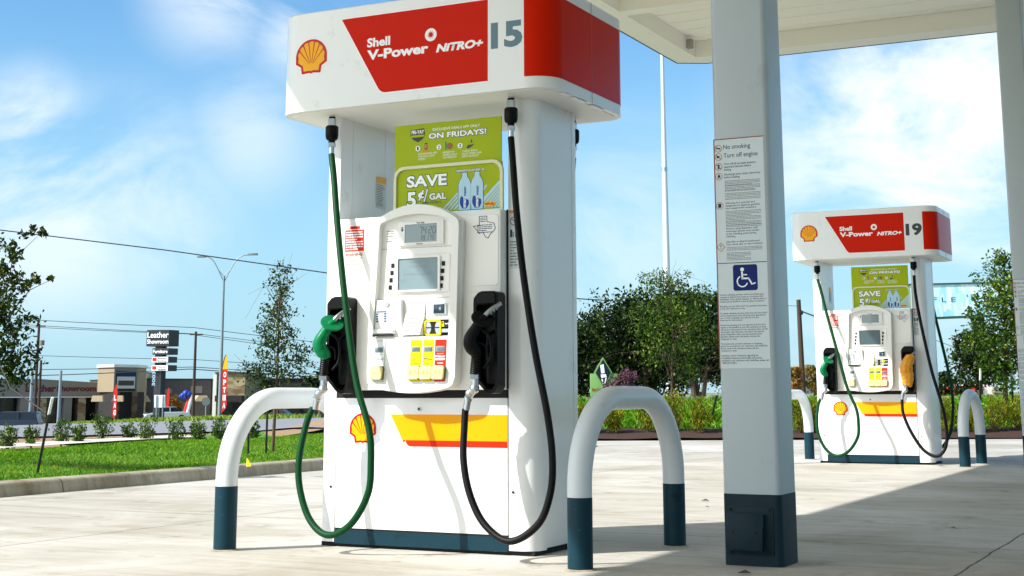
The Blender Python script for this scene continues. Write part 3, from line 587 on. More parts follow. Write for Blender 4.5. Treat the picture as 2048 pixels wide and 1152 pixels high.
    b = MB().box(.563, .638, -.1075, -.105, .995, 1.051, m=0).prism([(.582,.995),(.618,.995),(.612,1.01),(.609,1.024),(.612,1.038),(.618,1.051),(.582,1.051),(.589,1.038),(.592,1.024),(.589,1.01)], -.109, -.107, m=1).box(.563,.638,-.1102,-.109,1.0215,1.0265, m=1); b.build('card_slot', [CHROME, DARK], cr_, smooth=False)
    b = MB().box(.645,.659,-.107,-.106,1.028,1.044).ring(resamp(circ(.652,1.046,.0065,16),16), resamp(circ(.652,1.046,.0042,16),16), -.107, -.106); b.build('padlock_mark', YELB, cr_, smooth=False)
    text('PROTECTED', (.664,.70,1.037,1.044), -.1062, WTXT, cr_, bold=.02); text('SECURE PAYMENT', (.664,.70,1.028,1.0315), -.1062, PALEINK, cr_); MB().box(.646,.702,-.1068,-.106,1.001,1.018).build('metal_strip', CHROME, cr_, smooth=False)
    for (xa, xb, base, title, body, tm, bn, rim) in ((.287,.359,WTXT,'','Diesel',GREENL,'',GREENL),(.489,.560,YELB,'Shell','Regular',ORTXT,'87',OLIVE),(.5575,.6255,YELB,'Shell','Plus',DKTXT,'89',OLIVE),(.621,.691,REDB,'','V-Power',WTXT,'93',REDB)):
        if bn: xa += .002; xb -= .002
        g = MB(); slant = .004; q = [(xa,.775),(xb-slant*2,.775),(xb,.967),(xa+slant*1.5,.967)]; g.prism(rpoly(q, .004, 3), -.1345, -.133, m=0)
        if not bn: g.ring(resamp(rpoly(q,.004,3),48), resamp(inset(rpoly(q,.004,3),.0018),48), -.1349, -.1344, m=1)
        gp = g.build('grade_panel', [base, rim], T)
        c = (xa+xb)/2+.001; MB().box(c-.024, c+.022, -.1362, -.1345, .912, .937, bev=.0006).build('price_window', SCREEN, gp); seg7({'87':'3.859','89':'4.259','93':'4.659','':'3.879'}[bn], c+.018, .917, .013, -.1364, INK, gp)
        text('PER GALLON', (c-.018,c+.016,.9,.905), -.1347, tm, gp)
        if bn == '93': text('V-Power\nNiTRO+', (c-.03,c+.025,.872,.896), -.1347, tm, gp, bold=.05, shear=.15)
        elif bn: text(title, (c-.024,c-.006,.889,.896), -.1347, tm, gp, bold=.02); text(body, (c-.024,c+.02,.874,.885), -.1347, tm, gp, bold=.03)
        else: text(body, (c-.026,c+.024,.876,.889), -.1347, tm, gp, bold=.02)
        text('PRESS', (c-.016,c+.014,.857,.862), -.1347, INK if bn != '93' else WTXT, gp, bold=.03)
        bc = c-.006; bt = MB(); bp = rpoly([(bc-.036,.784),(bc+.03,.784),(bc+.036,.848),(bc-.03,.848)], [.012,.012,.012,.012], 4)
        bt.prism(inset(bp,-.0015), -.148, -.134, m=1); bt.prism(bp, -.156, -.148, m=0, bev=.004); bo = bt.build('grade_button', [BUTTON, OLIVE], gp)
        if bn: text(bn, (bc-.018,bc+.02,.804,.828), -.1562, mat('button_ink', srgb(150,116,50), .5), bo, bold=-.01, sp=1)
        else: text('DIESEL', (bc-.02,bc+.022,.811,.819), -.1562, mat('button_ink', srgb(150,116,50), .5), bo)
    text('GILBARCO', (.40,.53,.752,.764), -.1335, mat('embossed_plastic', srgb(214,212,204), .5), mod)
    # stickers
    nt_ = MB().box(.082, .19, -.0742, -.073, 1.405, 1.51).box(.108, .165, -.0742, -.073, 1.514, 1.528).build('notice_sticker', REDB, up, smooth=False)
    text('NOTICE', (.115,.158,1.5165,1.5255), -.0745, INK, nt_, bold=.03); smalltext(8, .087, .184, 1.502, .012, -.0745, WTXT, nt_, h=.5)
    text('WARNING', (.082,.182,1.382,1.397), -.0735, mat('warning_ink', srgb(150,84,40), .5), up, bold=.04); text('DO NOT LEAVE\nDISPENSER\nUNATTENDED', (.088,.18,1.336,1.378), -.0735, mat('warning_ink', srgb(150,84,40), .5), up, bold=.0)
    tx = [(.825,1.538),(.868,1.538),(.868,1.512),(.905,1.503),(.912,1.478),(.905,1.466),(.885,1.45),(.875,1.432),(.858,1.438),(.845,1.462),(.826,1.455),(.815,1.47),(.792,1.494),(.825,1.494)]
    MB().ring(tx, inset(tx[::-1], .0026)[::-1], -.0745, -.0728).build('state_outline_sticker', NAVY, up, smooth=False); smalltext(3, .832, .86, 1.53, .008, -.0736, NAVY, up); smalltext(5, .815, .895, 1.497, .0085, -.0736, NAVY, up)
    sk = MB().box(.948, .997, -.0008, 0, 1.293, 1.567).build('pictogram_sticker', STICK, T, smooth=False)
    MB().box(.948,.997,-.0014,-.0008,1.553,1.566,m=0).build('orange_header', ORTXT, sk, smooth=False)
    MB().ring(circ(.972,1.515,.021,20), circ(.972,1.515,.0165,20), -.0014, -.0008).prism([(.957,1.528),(.96,1.531),(.987,1.502),(.984,1.499)], -.0014, -.0008).build('ban_mark', mat('pictogram_ink', srgb(150,110,110), .5), sk, smooth=False)
    MB().box(.952,.962,-.0014,-.0008,1.44,1.475).box(.965,.97,-.0014,-.0008,1.44,1.465).box(.978,.994,-.0014,-.0008,1.44,1.472).build('pictogram', NAVY, sk, smooth=False); smalltext(9, .951, .993, 1.42, .0135, -.0014, PALEINK, sk)
    q = MB().box(0,.001,.335,.43,1.675,1.84).build('caution_sticker', STICK, T, smooth=False); MB().box(.001,.0016,.335,.43,1.805,1.84).build('yellow_header', YEL, q, smooth=False)
    b = MB()
    for k in range(13): b.add([(.0013,.34,1.795-.009*k),(.0013,random.uniform(.38,.425),1.795-.009*k),(.0013,.4,1.799-.009*k),(.0013,.34,1.799-.009*k)],[(0,1,2,3)])
    b.build('small_print', PALEINK, q, smooth=False)
    # boots, nozzles, hoses
    boot(.034, T); boot(.836, T)
    n1 = bpy.data.objects.new('nozzle', None); COL.objects.link(n1); n1.parent = T; nozzle(.075, n1, GREENN)
    n2 = bpy.data.objects.new('nozzle', None); COL.objects.link(n2); n2.parent = T; nozzle(.891 if not orange else .895, n2, BLKP, orange)
    for pts, m, nm in ((GREEN_PTS, GREENH, 'green'), (black_pts, BLACK, 'black')):
        coupler(pts[0][0], -.063, T); MB().tube(spline(pts, 9), .0158, 14).build('hose', m, T)
        if nm == 'green': bp = BACK19 if orange else BACK15; coupler(bp[0][0], .593, T); MB().tube(spline(bp, 9), .0158, 12).build('hose', m, T)
    # --- promotional board
    pb = MB().box(.335, .922, -.032, -.026, 1.58, 2.015).build('promo_board', LIME, T, smooth=False); y = -.0325
    fr = rrect(.338, .936, 1.50, 1.808, .055, 8); fi = rrect(.352, .921, 1.51, 1.793, .045, 8)
    MB().ring(resamp(fr, 80), resamp(fi, 80), -.046, -.032).build('board_frame', mat('frame_olive_white', srgb(214, 214, 176), .4), pb); MB().box(.345, .93, -.0355, -.0326, 1.575, 1.80).build('lower_poster', LIME, pb, smooth=False); yl = -.036
    bd = [(.424,1.955),(.424,1.988),(.50,1.992),(.506,1.955),(.49,1.938),(.465,1.925),(.44,1.938)]
    MB().prism(bd, y-.001, y).build('badge', mat('badge_black', srgb(44,40,34), .5), pb, smooth=False); text('FRI-YAY', (.43,.501,1.966,1.985), y-.0015, WTXT, pb, bold=.03); MB().box(.428,.503,y-.0018,y-.001,1.95,1.961).build('badge_ribbon', LIME, pb, smooth=False)
    text('EXCLUSIVE DEALS APP ONLY', (.548,.808,1.975,1.987), y, WTXT, pb, bold=.01); text('ON FRIDAYS!', (.524,.845,1.933,1.966), y-.0006, NAVY, pb, bold=.075); text('ON FRIDAYS!', (.5265,.8425,1.9355,1.9635), y-.0014, WTXT, pb, bold=.035)
    for k, (cx, cz) in enumerate(((.466,1.894),(.584,1.892),(.70,1.890))):
        MB().prism(circ(cx,cz,.013), y-.001, y).build('number_disc', WTXT, pb, smooth=False); text('123'[k], (cx-.005,cx+.005,cz-.008,cz+.008), y-.0014, NAVY, pb, bold=.04)
    MB().box(.504,.518,y-.001,y,1.885,1.918).build('phone_picture', DKTXT, pb, smooth=False); MB().box(.507,.515,y-.0014,y-.001,1.892,1.912).prism([(.498,1.872),(.53,1.872),(.522,1.89),(.505,1.887)], y-.0008, y).build('hand_picture', ORTXT, pb, smooth=False)
    MB().prism(circ(.643,1.893,.016,18), y-.001, y).build('snack_picture', mat('snack_brown', srgb(150,84,30), .5), pb, smooth=False); MB().box(.617,.625,y-.001,y,1.876,1.915).build('drink_picture', GREENL, pb, smooth=False)
    MB().prism([(.735,1.876),(.745,1.872),(.765,1.882),(.776,1.893),(.762,1.89),(.742,1.89)], y-.001, y).prism([(.757,1.903),(.762,1.899),(.767,1.903),(.762,1.918)], y-.001, y).build('hand_and_drop_picture', DKTXT, pb, smooth=False)
    for s_, r in (('DOWNLOAD APP\nFOR EXCLUSIVE\nOFFERS', (.467,.573,1.836,1.871)), ('REDEEM IN\nSTORE ONLY\nON FRIDAYS', (.606,.684,1.834,1.868)), ('CHECK BACK\nEACH WEEK FOR\nNEW SAVINGS', (.711,.816,1.832,1.866))): text(s_, r, y, WTXT, pb)
    text('SAVE', (.403,.634,1.70,1.764), yl, NAVY, pb, bold=.07); text('SAVE', (.4065,.6305,1.7035,1.7605), yl-.001, WTXT, pb, bold=.035)
    text('5', (.405,.464,1.602,1.686), yl, NAVY, pb, bold=.07); text('5', (.409,.46,1.605,1.682), yl-.001, WTXT, pb, bold=.035)
    text('\u00a2', (.468,.508,1.634,1.690), yl, NAVY, pb, bold=.07); text('\u00a2', (.471,.505,1.637,1.687), yl-.001, WTXT, pb, bold=.035); text('GAL', (.53,.632,1.634,1.672), yl, NAVY, pb, bold=.07); text('GAL', (.5335,.6285,1.637,1.669), yl-.001, WTXT, pb, bold=.035)
    MB().prism([(.5,1.626),(.512,1.626),(.53,1.694),(.518,1.694)], yl-.0012, yl-.0006, m=0).prism([(.5025,1.629),(.5095,1.629),(.5275,1.691),(.5205,1.691)], yl-.0018, yl-.0012, m=1).build('slash', [NAVY, WTXT], pb, smooth=False); text('WHEN YOU BUY 2', (.495,.60,1.619,1.63), yl, NAVY, pb, bold=.02)
    b = MB(); rs = random.Random(3)
    for k in range(8):
        x = .60+.022*k; b.prism([(x,1.582),(x+.011,1.582),(x+.095,1.66+.004*k),(x+.088,1.664+.004*k)], yl-.0004-.00003*k, yl)
        x = .775+.018*k; dx = .92-x; zt = 1.582+dx*.9; b.prism([(x,1.582),(x+.011,1.582),(.919,min(1.70,zt)),(.919,min(1.712,zt+.012))], yl-.0004-.00003*k, yl)
    b.build('paint_strokes', PALEBLUE, pb, smooth=False)
    for cx in (.728, .795):
        prof = [(-.031,1.578),(.031,1.578),(.033,1.62),(.033,1.70),(.026,1.72),(.014,1.737),(.013,1.757),(-.013,1.757),(-.014,1.737),(-.026,1.72),(-.033,1.70),(-.033,1.62)]
        MB().prism([(cx+a, z) for a, z in inset(prof, -.002)], yl-.0012, yl-.0006, m=1).prism([(cx+a, z) for a, z in prof], yl-.0018, yl-.0012, m=0).build('bottle_picture', [PALEBLUE, NAVY], pb, smooth=False)
        dr_ = [(cx-.024,1.605),(cx-.012,1.585),(cx+.012,1.585),(cx+.024,1.605),(cx+.022,1.625),(cx+.002,1.632),(cx-.02,1.648),(cx-.026,1.62)]
        MB().prism(rpoly(dr_, .006, 3), yl-.0024, yl-.0018).build('drop_picture', BLUE, pb, smooth=False)
        text('smart', (0,.052,0,.016), 0, WTXT, pb, bold=.03, O=(cx+.008,yl-.003,1.588), U=(0,0,1), V=(-1,0,0)); text('water', (0,.048,0,.014), 0, BLUE, pb, bold=.02, O=(cx+.009,yl-.0024,1.643), U=(0,0,1), V=(-1,0,0))
    text('SMARTWATER 1L', (.679,.84,1.759,1.774), yl, NAVY, pb, bold=.05); text('SMARTWATER 1L', (.681,.838,1.761,1.772), yl-.0008, WTXT, pb, bold=.015)
    MB().prism([(.863+.03*math.cos(a), 1.599+.013*math.sin(a)) for a in np.linspace(0, 2*math.pi, 24, endpoint=False)], yl-.0022, yl-.0012).build('oval_badge', YEL, pb, smooth=False); text('REFUEL', (.838,.888,1.594,1.604), yl-.0028, DKRED, pb, bold=.04)
    # --- valance
    vp = rrect(-.266, 1.262, -.2035, .7335, .135, 10)
    v = MB(); v.prism(vp, 2.098, 2.602, 'z', bev=.006); va = v.build('valance', WHITE, T, ang=30)
    b = MB(); b.prism(inset(vp, .03), 2.0955, 2.099, 'z'); b.build('valance_underside', CREAM, va)
    yv = -.2035; red = rpoly([(.125,2.541),(.94,2.541),(.94,2.150),(.355,2.150)], [0,0,0,.05], 8)
    MB().prism(inset(red[::-1], -.005), yv-.0006, yv, m=1).prism(red, yv-.0012, yv-.0006, m=0).build('red_panel', [RED, WTXT], va, smooth=False)
    emblem(-.052, 2.369, .186, yv, va)
    text('Shell', (.275,.406,2.382,2.428), yv-.0014, WTXT, va, 'brand_lettering', bold=.035); text('V-Power', (.276,.62,2.318,2.368), yv-.0014, WTXT, va, 'brand_lettering', bold=.04); text('NiTRO+', (.662,.916,2.315,2.356), yv-.0014, WTXT, va, 'brand_lettering', bold=.05, shear=.22)
    b = MB(); cx, cz = .633, 2.406; b.prism(circ(cx,cz,.032,30), yv-.0018, yv-.0012, m=0)
    star = []
    for k in range(24): a = k*math.pi/12+(.12 if k % 2 else 0); r = .021 if k % 2 == 0 else .0095; star.append((cx+r*math.cos(a), cz+r*math.sin(a)))
    b.prism(star, yv-.0024, yv-.0018, m=1); b.build('sun_badge', [WTXT, RED], va, smooth=False)
    text(number, (.956,1.12,2.298,2.424), yv-.0006, GREYTXT if number == '15' else DKTXT, va, 'pump_number', bold=.045)
    # red band round the right end
    path = [(1.128, -.2035)]+[(1.127+.135*math.sin(a), -.2035+.135*(1-math.cos(a))) for a in np.linspace(0, math.pi/2, 12)][1:]+[(1.262, .2636)]
    path2 = [(1.262, .2664)]+[(1.127+.135*math.cos(a), .5985+.135*math.sin(a)) for a in np.linspace(0, math.pi/2, 12)]+[(1.128,.7335)]
    for pth in (path, path2):
        b = MB(); k = len(pth); vs = []
        for i in range(k):
            a = np.array(pth[max(i-1,0)]); c = np.array(pth[min(i+1,k-1)]); d = (c-a)/np.linalg.norm(c-a); o = np.array(pth[i])+np.array([d[1], -d[0]])*.0012; vs += [(o[0],o[1],2.152),(o[0],o[1],2.541)]
        b.add(vs, [(2*i, 2*i+2, 2*i+3, 2*i+1) for i in range(k-1)]); b.build('red_end_band', RED, va, ang=30)
    b = MB().box(1.2622, 1.2635, .2636, .2664, 2.1, 2.6); b.build('end_seam', SEALC, va, smooth=False)
    for y_ in (-.04, .08, .29): MB().box(1.232, 1.256, y_, y_+(.06 if y_ < 0 else .14), 2.091, 2.0953).build('light_strip', WTXT, va, smooth=False)
    return T
pump(0, '15', 'white fuel pump nearest the camera, grey number 15, one green hose and one black hose', ('74.20', '19.179'), False, False, BLACK_PTS)
pump(9.174, '19', 'white fuel pump farther back in the sun, number 19, its right nozzle bagged in orange', ('0.00', '0.000'), True, True, BLACK_PTS19)
# ================================================================== BOLLARDS
def hoop_bollard(x, y0, y1, label, rz=0.):
    T = thing('hoop_bollard', label, 'bollard', (x, (y0+y1)/2, 0), R_(rz), 'hoop bollards guarding the pumps'); h = (y1-y0)/2; r = .052; zt = .70; R = .37; zc = zt-R
    pts = [(0,-h,.295),(0,-h,.29)]; pts = [(0,-h,.293)]+[(0,-h+R*(1-math.cos(a)), zc+R*math.sin(a)) for a in np.linspace(.04, math.pi/2, 18)]+[(0,h-R*(1-math.cos(a)), zc+R*math.sin(a)) for a in np.linspace(math.pi/2, .04, 18)]+[(0,h,.293)]
    MB().tube(pts, r, 28).build('hoop', BOLW, T)
    for s in (-1, 1): MB().tube([(0,s*h,-.02),(0,s*h,.02),(0,s*h,.293)], [r+.001, r+.001, r+.001], 28).build('painted_foot', TEAL, T)
    for s in (-1, 1): MB().tube([(0,s*h,.0005),(0,s*h,.006)], [r+.016, r+.004], 20).build('grout_ring', CURB, T)
    return T
hoop_bollard(-.372, -.36, .70, 'sunlit white hoop bollard with teal feet left of pump 15')
hoop_bollard(1.461, -.35, .71, 'shaded white hoop bollard with teal feet between pump 15 and the grey column', -1.1)
hoop_bollard(-.385, 8.86, 9.88, 'white hoop bollard left of pump 19, partly behind the grey column')
hoop_bollard(1.455, 8.86, 9.6, 'white hoop bollard right of pump 19, standing at the shadow edge', -3.)
# ================================================================== COLUMNS
def column(y0, label, near):
    x0, x1, y1 = 1.926, 2.181, y0+.243
    T = thing('canopy_column', label, 'column', (x0, y0, 0), 0, 'columns carrying the canopy'); w, d = x1-x0, y1-y0
    MB().prism(rrect(0, w, 0, d, .025, 5), .2955, 5.12, 'z').build('shaft', COLPAINT, T); MB().prism(rrect(-.0015, w+.0015, -.0015, d+.0015, .026, 5), -.01, .2955, 'z').build('painted_base', DTEAL, T)
    if near:
        ab = MB().box(.022, .222, -.006, 0, .045, .245, bev=.002).build('access_plate', DTEAL, T)
        q = MB(); q.box(-.078,.078,-.022,.022,-.076,.076, bev=.003); q.xf(Matrix.Translation((.108,-.034,.143)) @ Matrix.Rotation(R_(4),4,'Z') @ Matrix.Rotation(R_(2.5),4,'Y') @ Matrix.Rotation(R_(-5),4,'X')); q.build('access_box', DTEAL, ab)
        b = MB()
        for x, z in ((.034,.232),(.205,.232),(.034,.056),(.205,.056)): b.tube([(x,-.014,z),(x,-.006,z)], .006, 8)
        for x, z in ((.06,.144),(.158,.142)): b.tube([(x,-.062,z),(x,-.05,z)], .005, 8)
        b.build('bolt', DARK, ab)
    sp = MB().box(.004, .232, -.0016, 0, .825, 1.836).build('notice_panel', STICK, T, smooth=False); y = -.0018
    MB().box(.002,.0065,-.0026,0,.823,1.838).box(.0065,.232,-.0026,0,1.834,1.838).build('panel_edge', BROWNL, sp, smooth=False); MB().box(.007,.23,-.0024,-.0016,1.2805,1.2835).build('divider', INK, sp, smooth=False)
    cs = [1.795, 1.757, 1.713, 1.669, 1.538, 1.353]
    b = MB()
    for z in cs[:5]: b.ring(circ(.024,z,.0165,24), circ(.024,z,.0145,24), y-.0006, y)
    for z in cs[:3]: b.prism([(.011,z+.011),(.013,z+.013),(.037,z-.011),(.035,z-.013)], y-.0009, y-.0005)
    b.ring([(.024,1.333),(.044,1.353),(.024,1.373),(.004+.001,1.353)], [(.024,1.336),(.041,1.353),(.024,1.370),(.008,1.353)], y-.0006, y); b.build('warning_symbol', BROWNL, sp, smooth=False)
    b = MB().box(.014,.034,y-.0007,y,1.793,1.798).box(.016,.029,y-.0007,y,1.752,1.762).box(.02,.028,y-.0007,y,1.703,1.723).prism([(.024,1.681),(.018,1.67),(.019,1.657),(.023,1.666),(.025,1.666),(.029,1.657),(.03,1.67)], y-.0007, y).box(.017,.031,y-.0007,y,1.529,1.547).box(.0225,.0255,y-.0007,y,1.353,1.363).box(.0225,.0255,y-.0007,y,1.345,1.349)
    b.build('pictogram', INK, sp, smooth=False)
    for s_, r, bo in (('No smoking', (.048,.172,1.783,1.81), .006), ('Turn off engine', (.048,.205,1.745,1.772), .006), ('Turn off all portable battery-\noperated devices before\nfueling', (.048,.197,1.69,1.728), .012), ('Discharge your static electricity\nbefore fueling', (.048,.215,1.656,1.681), .012), ('If a fire starts, do not remove nozzle', (.05,.19,1.598,1.606), .012), ('Warning: It is unlawful and\ndangerous to dispense gasoline\ninto unapproved containers', (.05,.207,1.518,1.552), .012), ('Persons using dispensers with\nhold-open latches must remain\nat the refueling point during\nrefueling', (.05,.2,1.393,1.438), .012), ('Harmful or fatal if swallowed\nCan cause skin or eye irritation', (.05,.214,1.358,1.380), .012)):
        text(s_, r, y, INK if not near else NAVY, sp, 'notice_lettering', bold=bo)
    for z, nn in ((1.648,4),(1.626,4),(1.592,3),(1.572,2),(1.512,8),(1.464,3),(1.45,2),(1.352,3),(1.328,6)): smalltext(nn, .05, .212 if z != 1.328 else .16, z, .0062, y, PALEINK, sp, h=.45)
    ip = MB().prism(rrect(.076, .186, 1.160, 1.273, .01), y-.0008, y).build('access_symbol_panel', ROYAL, sp, smooth=False); yy = y-.0009
    b = MB(); b.prism(circ(.118,1.252,.0085,18), yy-.0006, yy); th = .004
    arc = [(.118+.026*math.cos(a), 1.2+.026*math.sin(a)) for a in np.linspace(2.0, 5.95, 22)]; b.add([(x, yy-.0006, z) for x, z in arc]+[(.118+.0205*math.cos(a), yy-.0006, 1.2+.0205*math.sin(a)) for a in np.linspace(2.0, 5.95, 22)], [(i, i+1, 23+i, 22+i) for i in range(21)])
    for q in ([(.113,1.243),(.121,1.243),(.122,1.212),(.114,1.212)], [(.114,1.216),(.148,1.216),(.148,1.209),(.114,1.209)], [(.142,1.214),(.149,1.214),(.166,1.186),(.159,1.183)], [(.159,1.183),(.163,1.190),(.176,1.195),(.178,1.189)], [(.118,1.231),(.14,1.231),(.14,1.226),(.118,1.226)]): b.prism(q, yy-.0006, yy)
    b.build('wheelchair_symbol', WTXT, ip, smooth=False)
    paras = ['Vehicle refueling services will be provided upon\nrequest at self-service prices to motorists with\ndisabilities if the vehicle displays an official state or\nlocally issued disabled motorist plate or placard.', 'Refueling services WILL NOT be provided when there\nis only one employee on duty.', 'To obtain refueling services, honk your car horn twice\nand an employee on duty will pump your gasoline for\nyou.  If one is available, you may also use the\nintercom for this purpose.', 'If you are pumping your own gasoline and the card\nreader is inaccessible to you, the employee on duty\nwill turn on the pump for you remotely when you lift\nthe nozzle, raise the lever, and select the desired\ngrade of gasoline. After you have pumped your\ngasoline, please enter the facility and pay the\nemployee on duty.', 'This facility also provides assistance in obtaining\ngoods for purchase for our customers with disabilities.\nIf you require this assistance, please ask the\nemployee on duty.', 'Questions and/or comments regarding the\naccessibility features of this facility and services\nprovided to our customers with disabilities, please call\n1-888-GO SHELL.']
    z = 1.147
    for p in paras:
        nl = p.count('\n')+1; h = nl*.0102; text(p, (.012,.224,z-h+.002,z), y, INK, sp, 'notice_lettering', bold=.012); z -= h+.0098
    return T
column(.09, 'grey canopy column in the foreground with a teal base and a hinged access box', True)
column(9.27, 'grey canopy column at the right edge of the view, behind pump 19', False)
# ================================================================== CANOPY
H = 4.9; X0, X1, Y0, Y1 = -2.28, 14., -16., 11.32
C = thing('canopy', 'large white flat canopy roof over the pumps, seen from below', 'canopy', (2.05, 4.5, H))
def inC(b): return b.xf(Matrix.Translation((-2.05, -4.5, -H)))
op = rpoly([(X0,Y0),(X1,Y0),(X1,Y1),(X0,Y1)], .22, 6); LW = .33
ip = [(X0+LW,Y0+LW),(X1-LW,Y0+LW),(X1-LW,Y1-LW-.05),(X0+LW,Y1-LW-.05)]
b = MB(); n = 200
ro = resamp(op, n)
def nearest_rect(p): return (min(max(p[0], ip[0][0]), ip[1][0]), min(max(p[1], ip[0][1]), ip[2][1]))
b.add([(x,y,H) for x,y in ro]+[(*nearest_rect(p),H) for p in ro], [(i, n+i, n+(i+1)%n, (i+1)%n) for i in range(n)]); inC(b).build('soffit_lip', CANW, C, smooth=False)
b = MB(); b.add([(x,y,H-.006) for x,y in ro]+[(x,y,H+.95) for x,y in ro], [(i, (i+1)%n, n+(i+1)%n, n+i) for i in range(n)]); inC(b).build('fascia', WHITE, C)
b = MB(); inn = inset(ro, .012); b.add([(x,y,H-.006) for x,y in ro]+[(x,y,H-.006) for x,y in inn]+[(x,y,H+.001) for x,y in inn], [(i, n+i, n+(i+1)%n, (i+1)%n) for i in range(n)]+[(n+i, 2*n+i, 2*n+(i+1)%n, n+(i+1)%n) for i in range(n)]); inC(b).build('drip_edge', DTEAL, C, smooth=False)
HD = H+.21
ax, bx_, ay, by = ip[0][0], ip[1][0], ip[0][1], ip[2][1]
b = MB(); b.box(ax-.012, ax, ay, by, H+.0005, HD+.05).box(ax-.012, bx_, by, by+.012, H+.0005, HD+.05).box(bx_, bx_+.012, ay, by, H, HD+.05).box(ax, bx_, ay-.012, ay, H, HD+.05)
inC(b).build('edge_beam', CANW, C, smooth=False)
for yb in (8.44, 3.9, -.6, -5.1, -9.6): inC(MB().box(ax, bx_, yb, yb+.2, H, HD+.05)).build('cross_beam', CANW, C, smooth=False)
inC(MB().box(ax+.002, ax+.07, by-.35, by-.27, H+.05, H+.16)).build('drain_bracket', mat('bracket_grey', srgb(150,146,134), .6), C, smooth=False)
DECK = mat('canopy_deck_paint', srgb(243, 239, 226), .55, var=.03, vscale=1.2)
b = MB(); yb = ay
while yb < by:
    y2 = min(yb+.40, by); b.box(ax, bx_, yb+.009, y2-.009, HD, HD+.02); yb += .40
b.box(ax, bx_, ay, by, HD+.012, HD+.06); inC(b).build('deck_panels', DECK, C, smooth=False)
inC(MB().box(ax-.2, bx_+.2, ay-.2, by+.2, HD+.1, HD+.14)).build('roof', CANW, C, smooth=False)
# ================================================================== VEGETATION
LEAFD = leafmat('dark_tree_leaves', [(0, srgb(14, 26, 8)), (.5, srgb(30, 48, 13)), (.85, srgb(58, 78, 22)), (1, srgb(110, 122, 50))], .42, .1)
LEAFM = leafmat('oak_leaves', [(0, srgb(22, 36, 10)), (.5, srgb(46, 66, 18)), (.85, srgb(84, 102, 32)), (1, srgb(130, 122, 56))], .42, .12)
LEAFY = leafmat('young_bright_leaves', [(0, srgb(30, 52, 10)), (.5, srgb(62, 92, 20)), (.85, srgb(106, 134, 34)), (1, srgb(150, 152, 70))], .42, .18)
LEAFS = leafmat('shrub_leaves', [(0, srgb(26, 48, 10)), (.5, srgb(62, 94, 24)), (.85, srgb(108, 134, 42)), (1, srgb(160, 166, 80))], .42, .12)
LEAFJ = leafmat('feathery_shrub_leaves', [(0, srgb(44, 54, 5)), (.5, srgb(108, 116, 10)), (.85, srgb(158, 156, 20)), (1, srgb(160, 126, 26))], .5, .2)
LEAFP = leafmat('purple_leaves', [(0, srgb(70, 44, 60)), (.5, srgb(112, 72, 90)), (1, srgb(150, 112, 112))], .5, .2)
LEAFR = leafmat('rusty_leaves', [(0, srgb(72, 84, 30)), (.5, srgb(130, 104, 40)), (1, srgb(188, 92, 48))], .5, .2)
BARK = mat('bark', srgb(92, 76, 58), .9, var=.3, vscale=14, bump=.6, bscale=40, stretch=(1, 1, .2))
TIMBER = mat('weathered_pole', srgb(66, 52, 42), .9, var=.25, vscale=8, stretch=(4, 4, .3))
def leaves(centers, sds, per, L, wfac=.5, up=.3, r=rng):
    C_ = np.repeat(np.array(centers), per, 0); sd = np.repeat(np.array(sds), per, 0); n = len(C_)
    p = C_+r.normal(0, 1, (n, 3))*sd; a = r.normal(0, 1, (n, 3)); a[:,2] += up; a /= np.linalg.norm(a, axis=1)[:,None]
    b_ = r.normal(0, 1, (n, 3)); b_ -= a*(a*b_).sum(1)[:,None]; b_ /= np.linalg.norm(b_, axis=1)[:,None]; l = (L*r.uniform(.6, 1.3, n))[:,None]
    V = np.stack([p-a*l*.5, p+b_*l*wfac*.5+a*l*.05, p+a*l*.5, p-b_*l*wfac*.5+a*l*.05], 1).reshape(-1, 3); return V, np.arange(n*4).reshape(-1, 4), p
def crown_points(blobs, K, hollow=.5):
    cs, sd = [], []
    vol = np.array([b[1][0]*b[1][1]*b[1][2] for b in blobs])**.7; vol /= vol.sum()
    for (c, rad), f in zip(blobs, vol):
        k = max(3, int(K*f)); d = rng.normal(0, 1, (k, 3)); d /= np.linalg.norm(d, axis=1)[:,None]; q = rng.uniform(hollow**2, 1, k)**.5
        cs.append(np.array(c)+d*q[:,None]*np.array(rad)); sd.append(np.full((k, 3), 1.)*(np.array(rad).mean()*.16))
    return np.concatenate(cs), np.concatenate(sd)
def pxblobs(lst, D):
    return [(tuple(at(x, y, D+dz)), (rx*D/FOC, (rx+ry)/2*D/FOC, ry*D/FOC)) for x, y, rx, ry, dz in [(*l, 0) if len(l) == 4 else l for l in lst]]
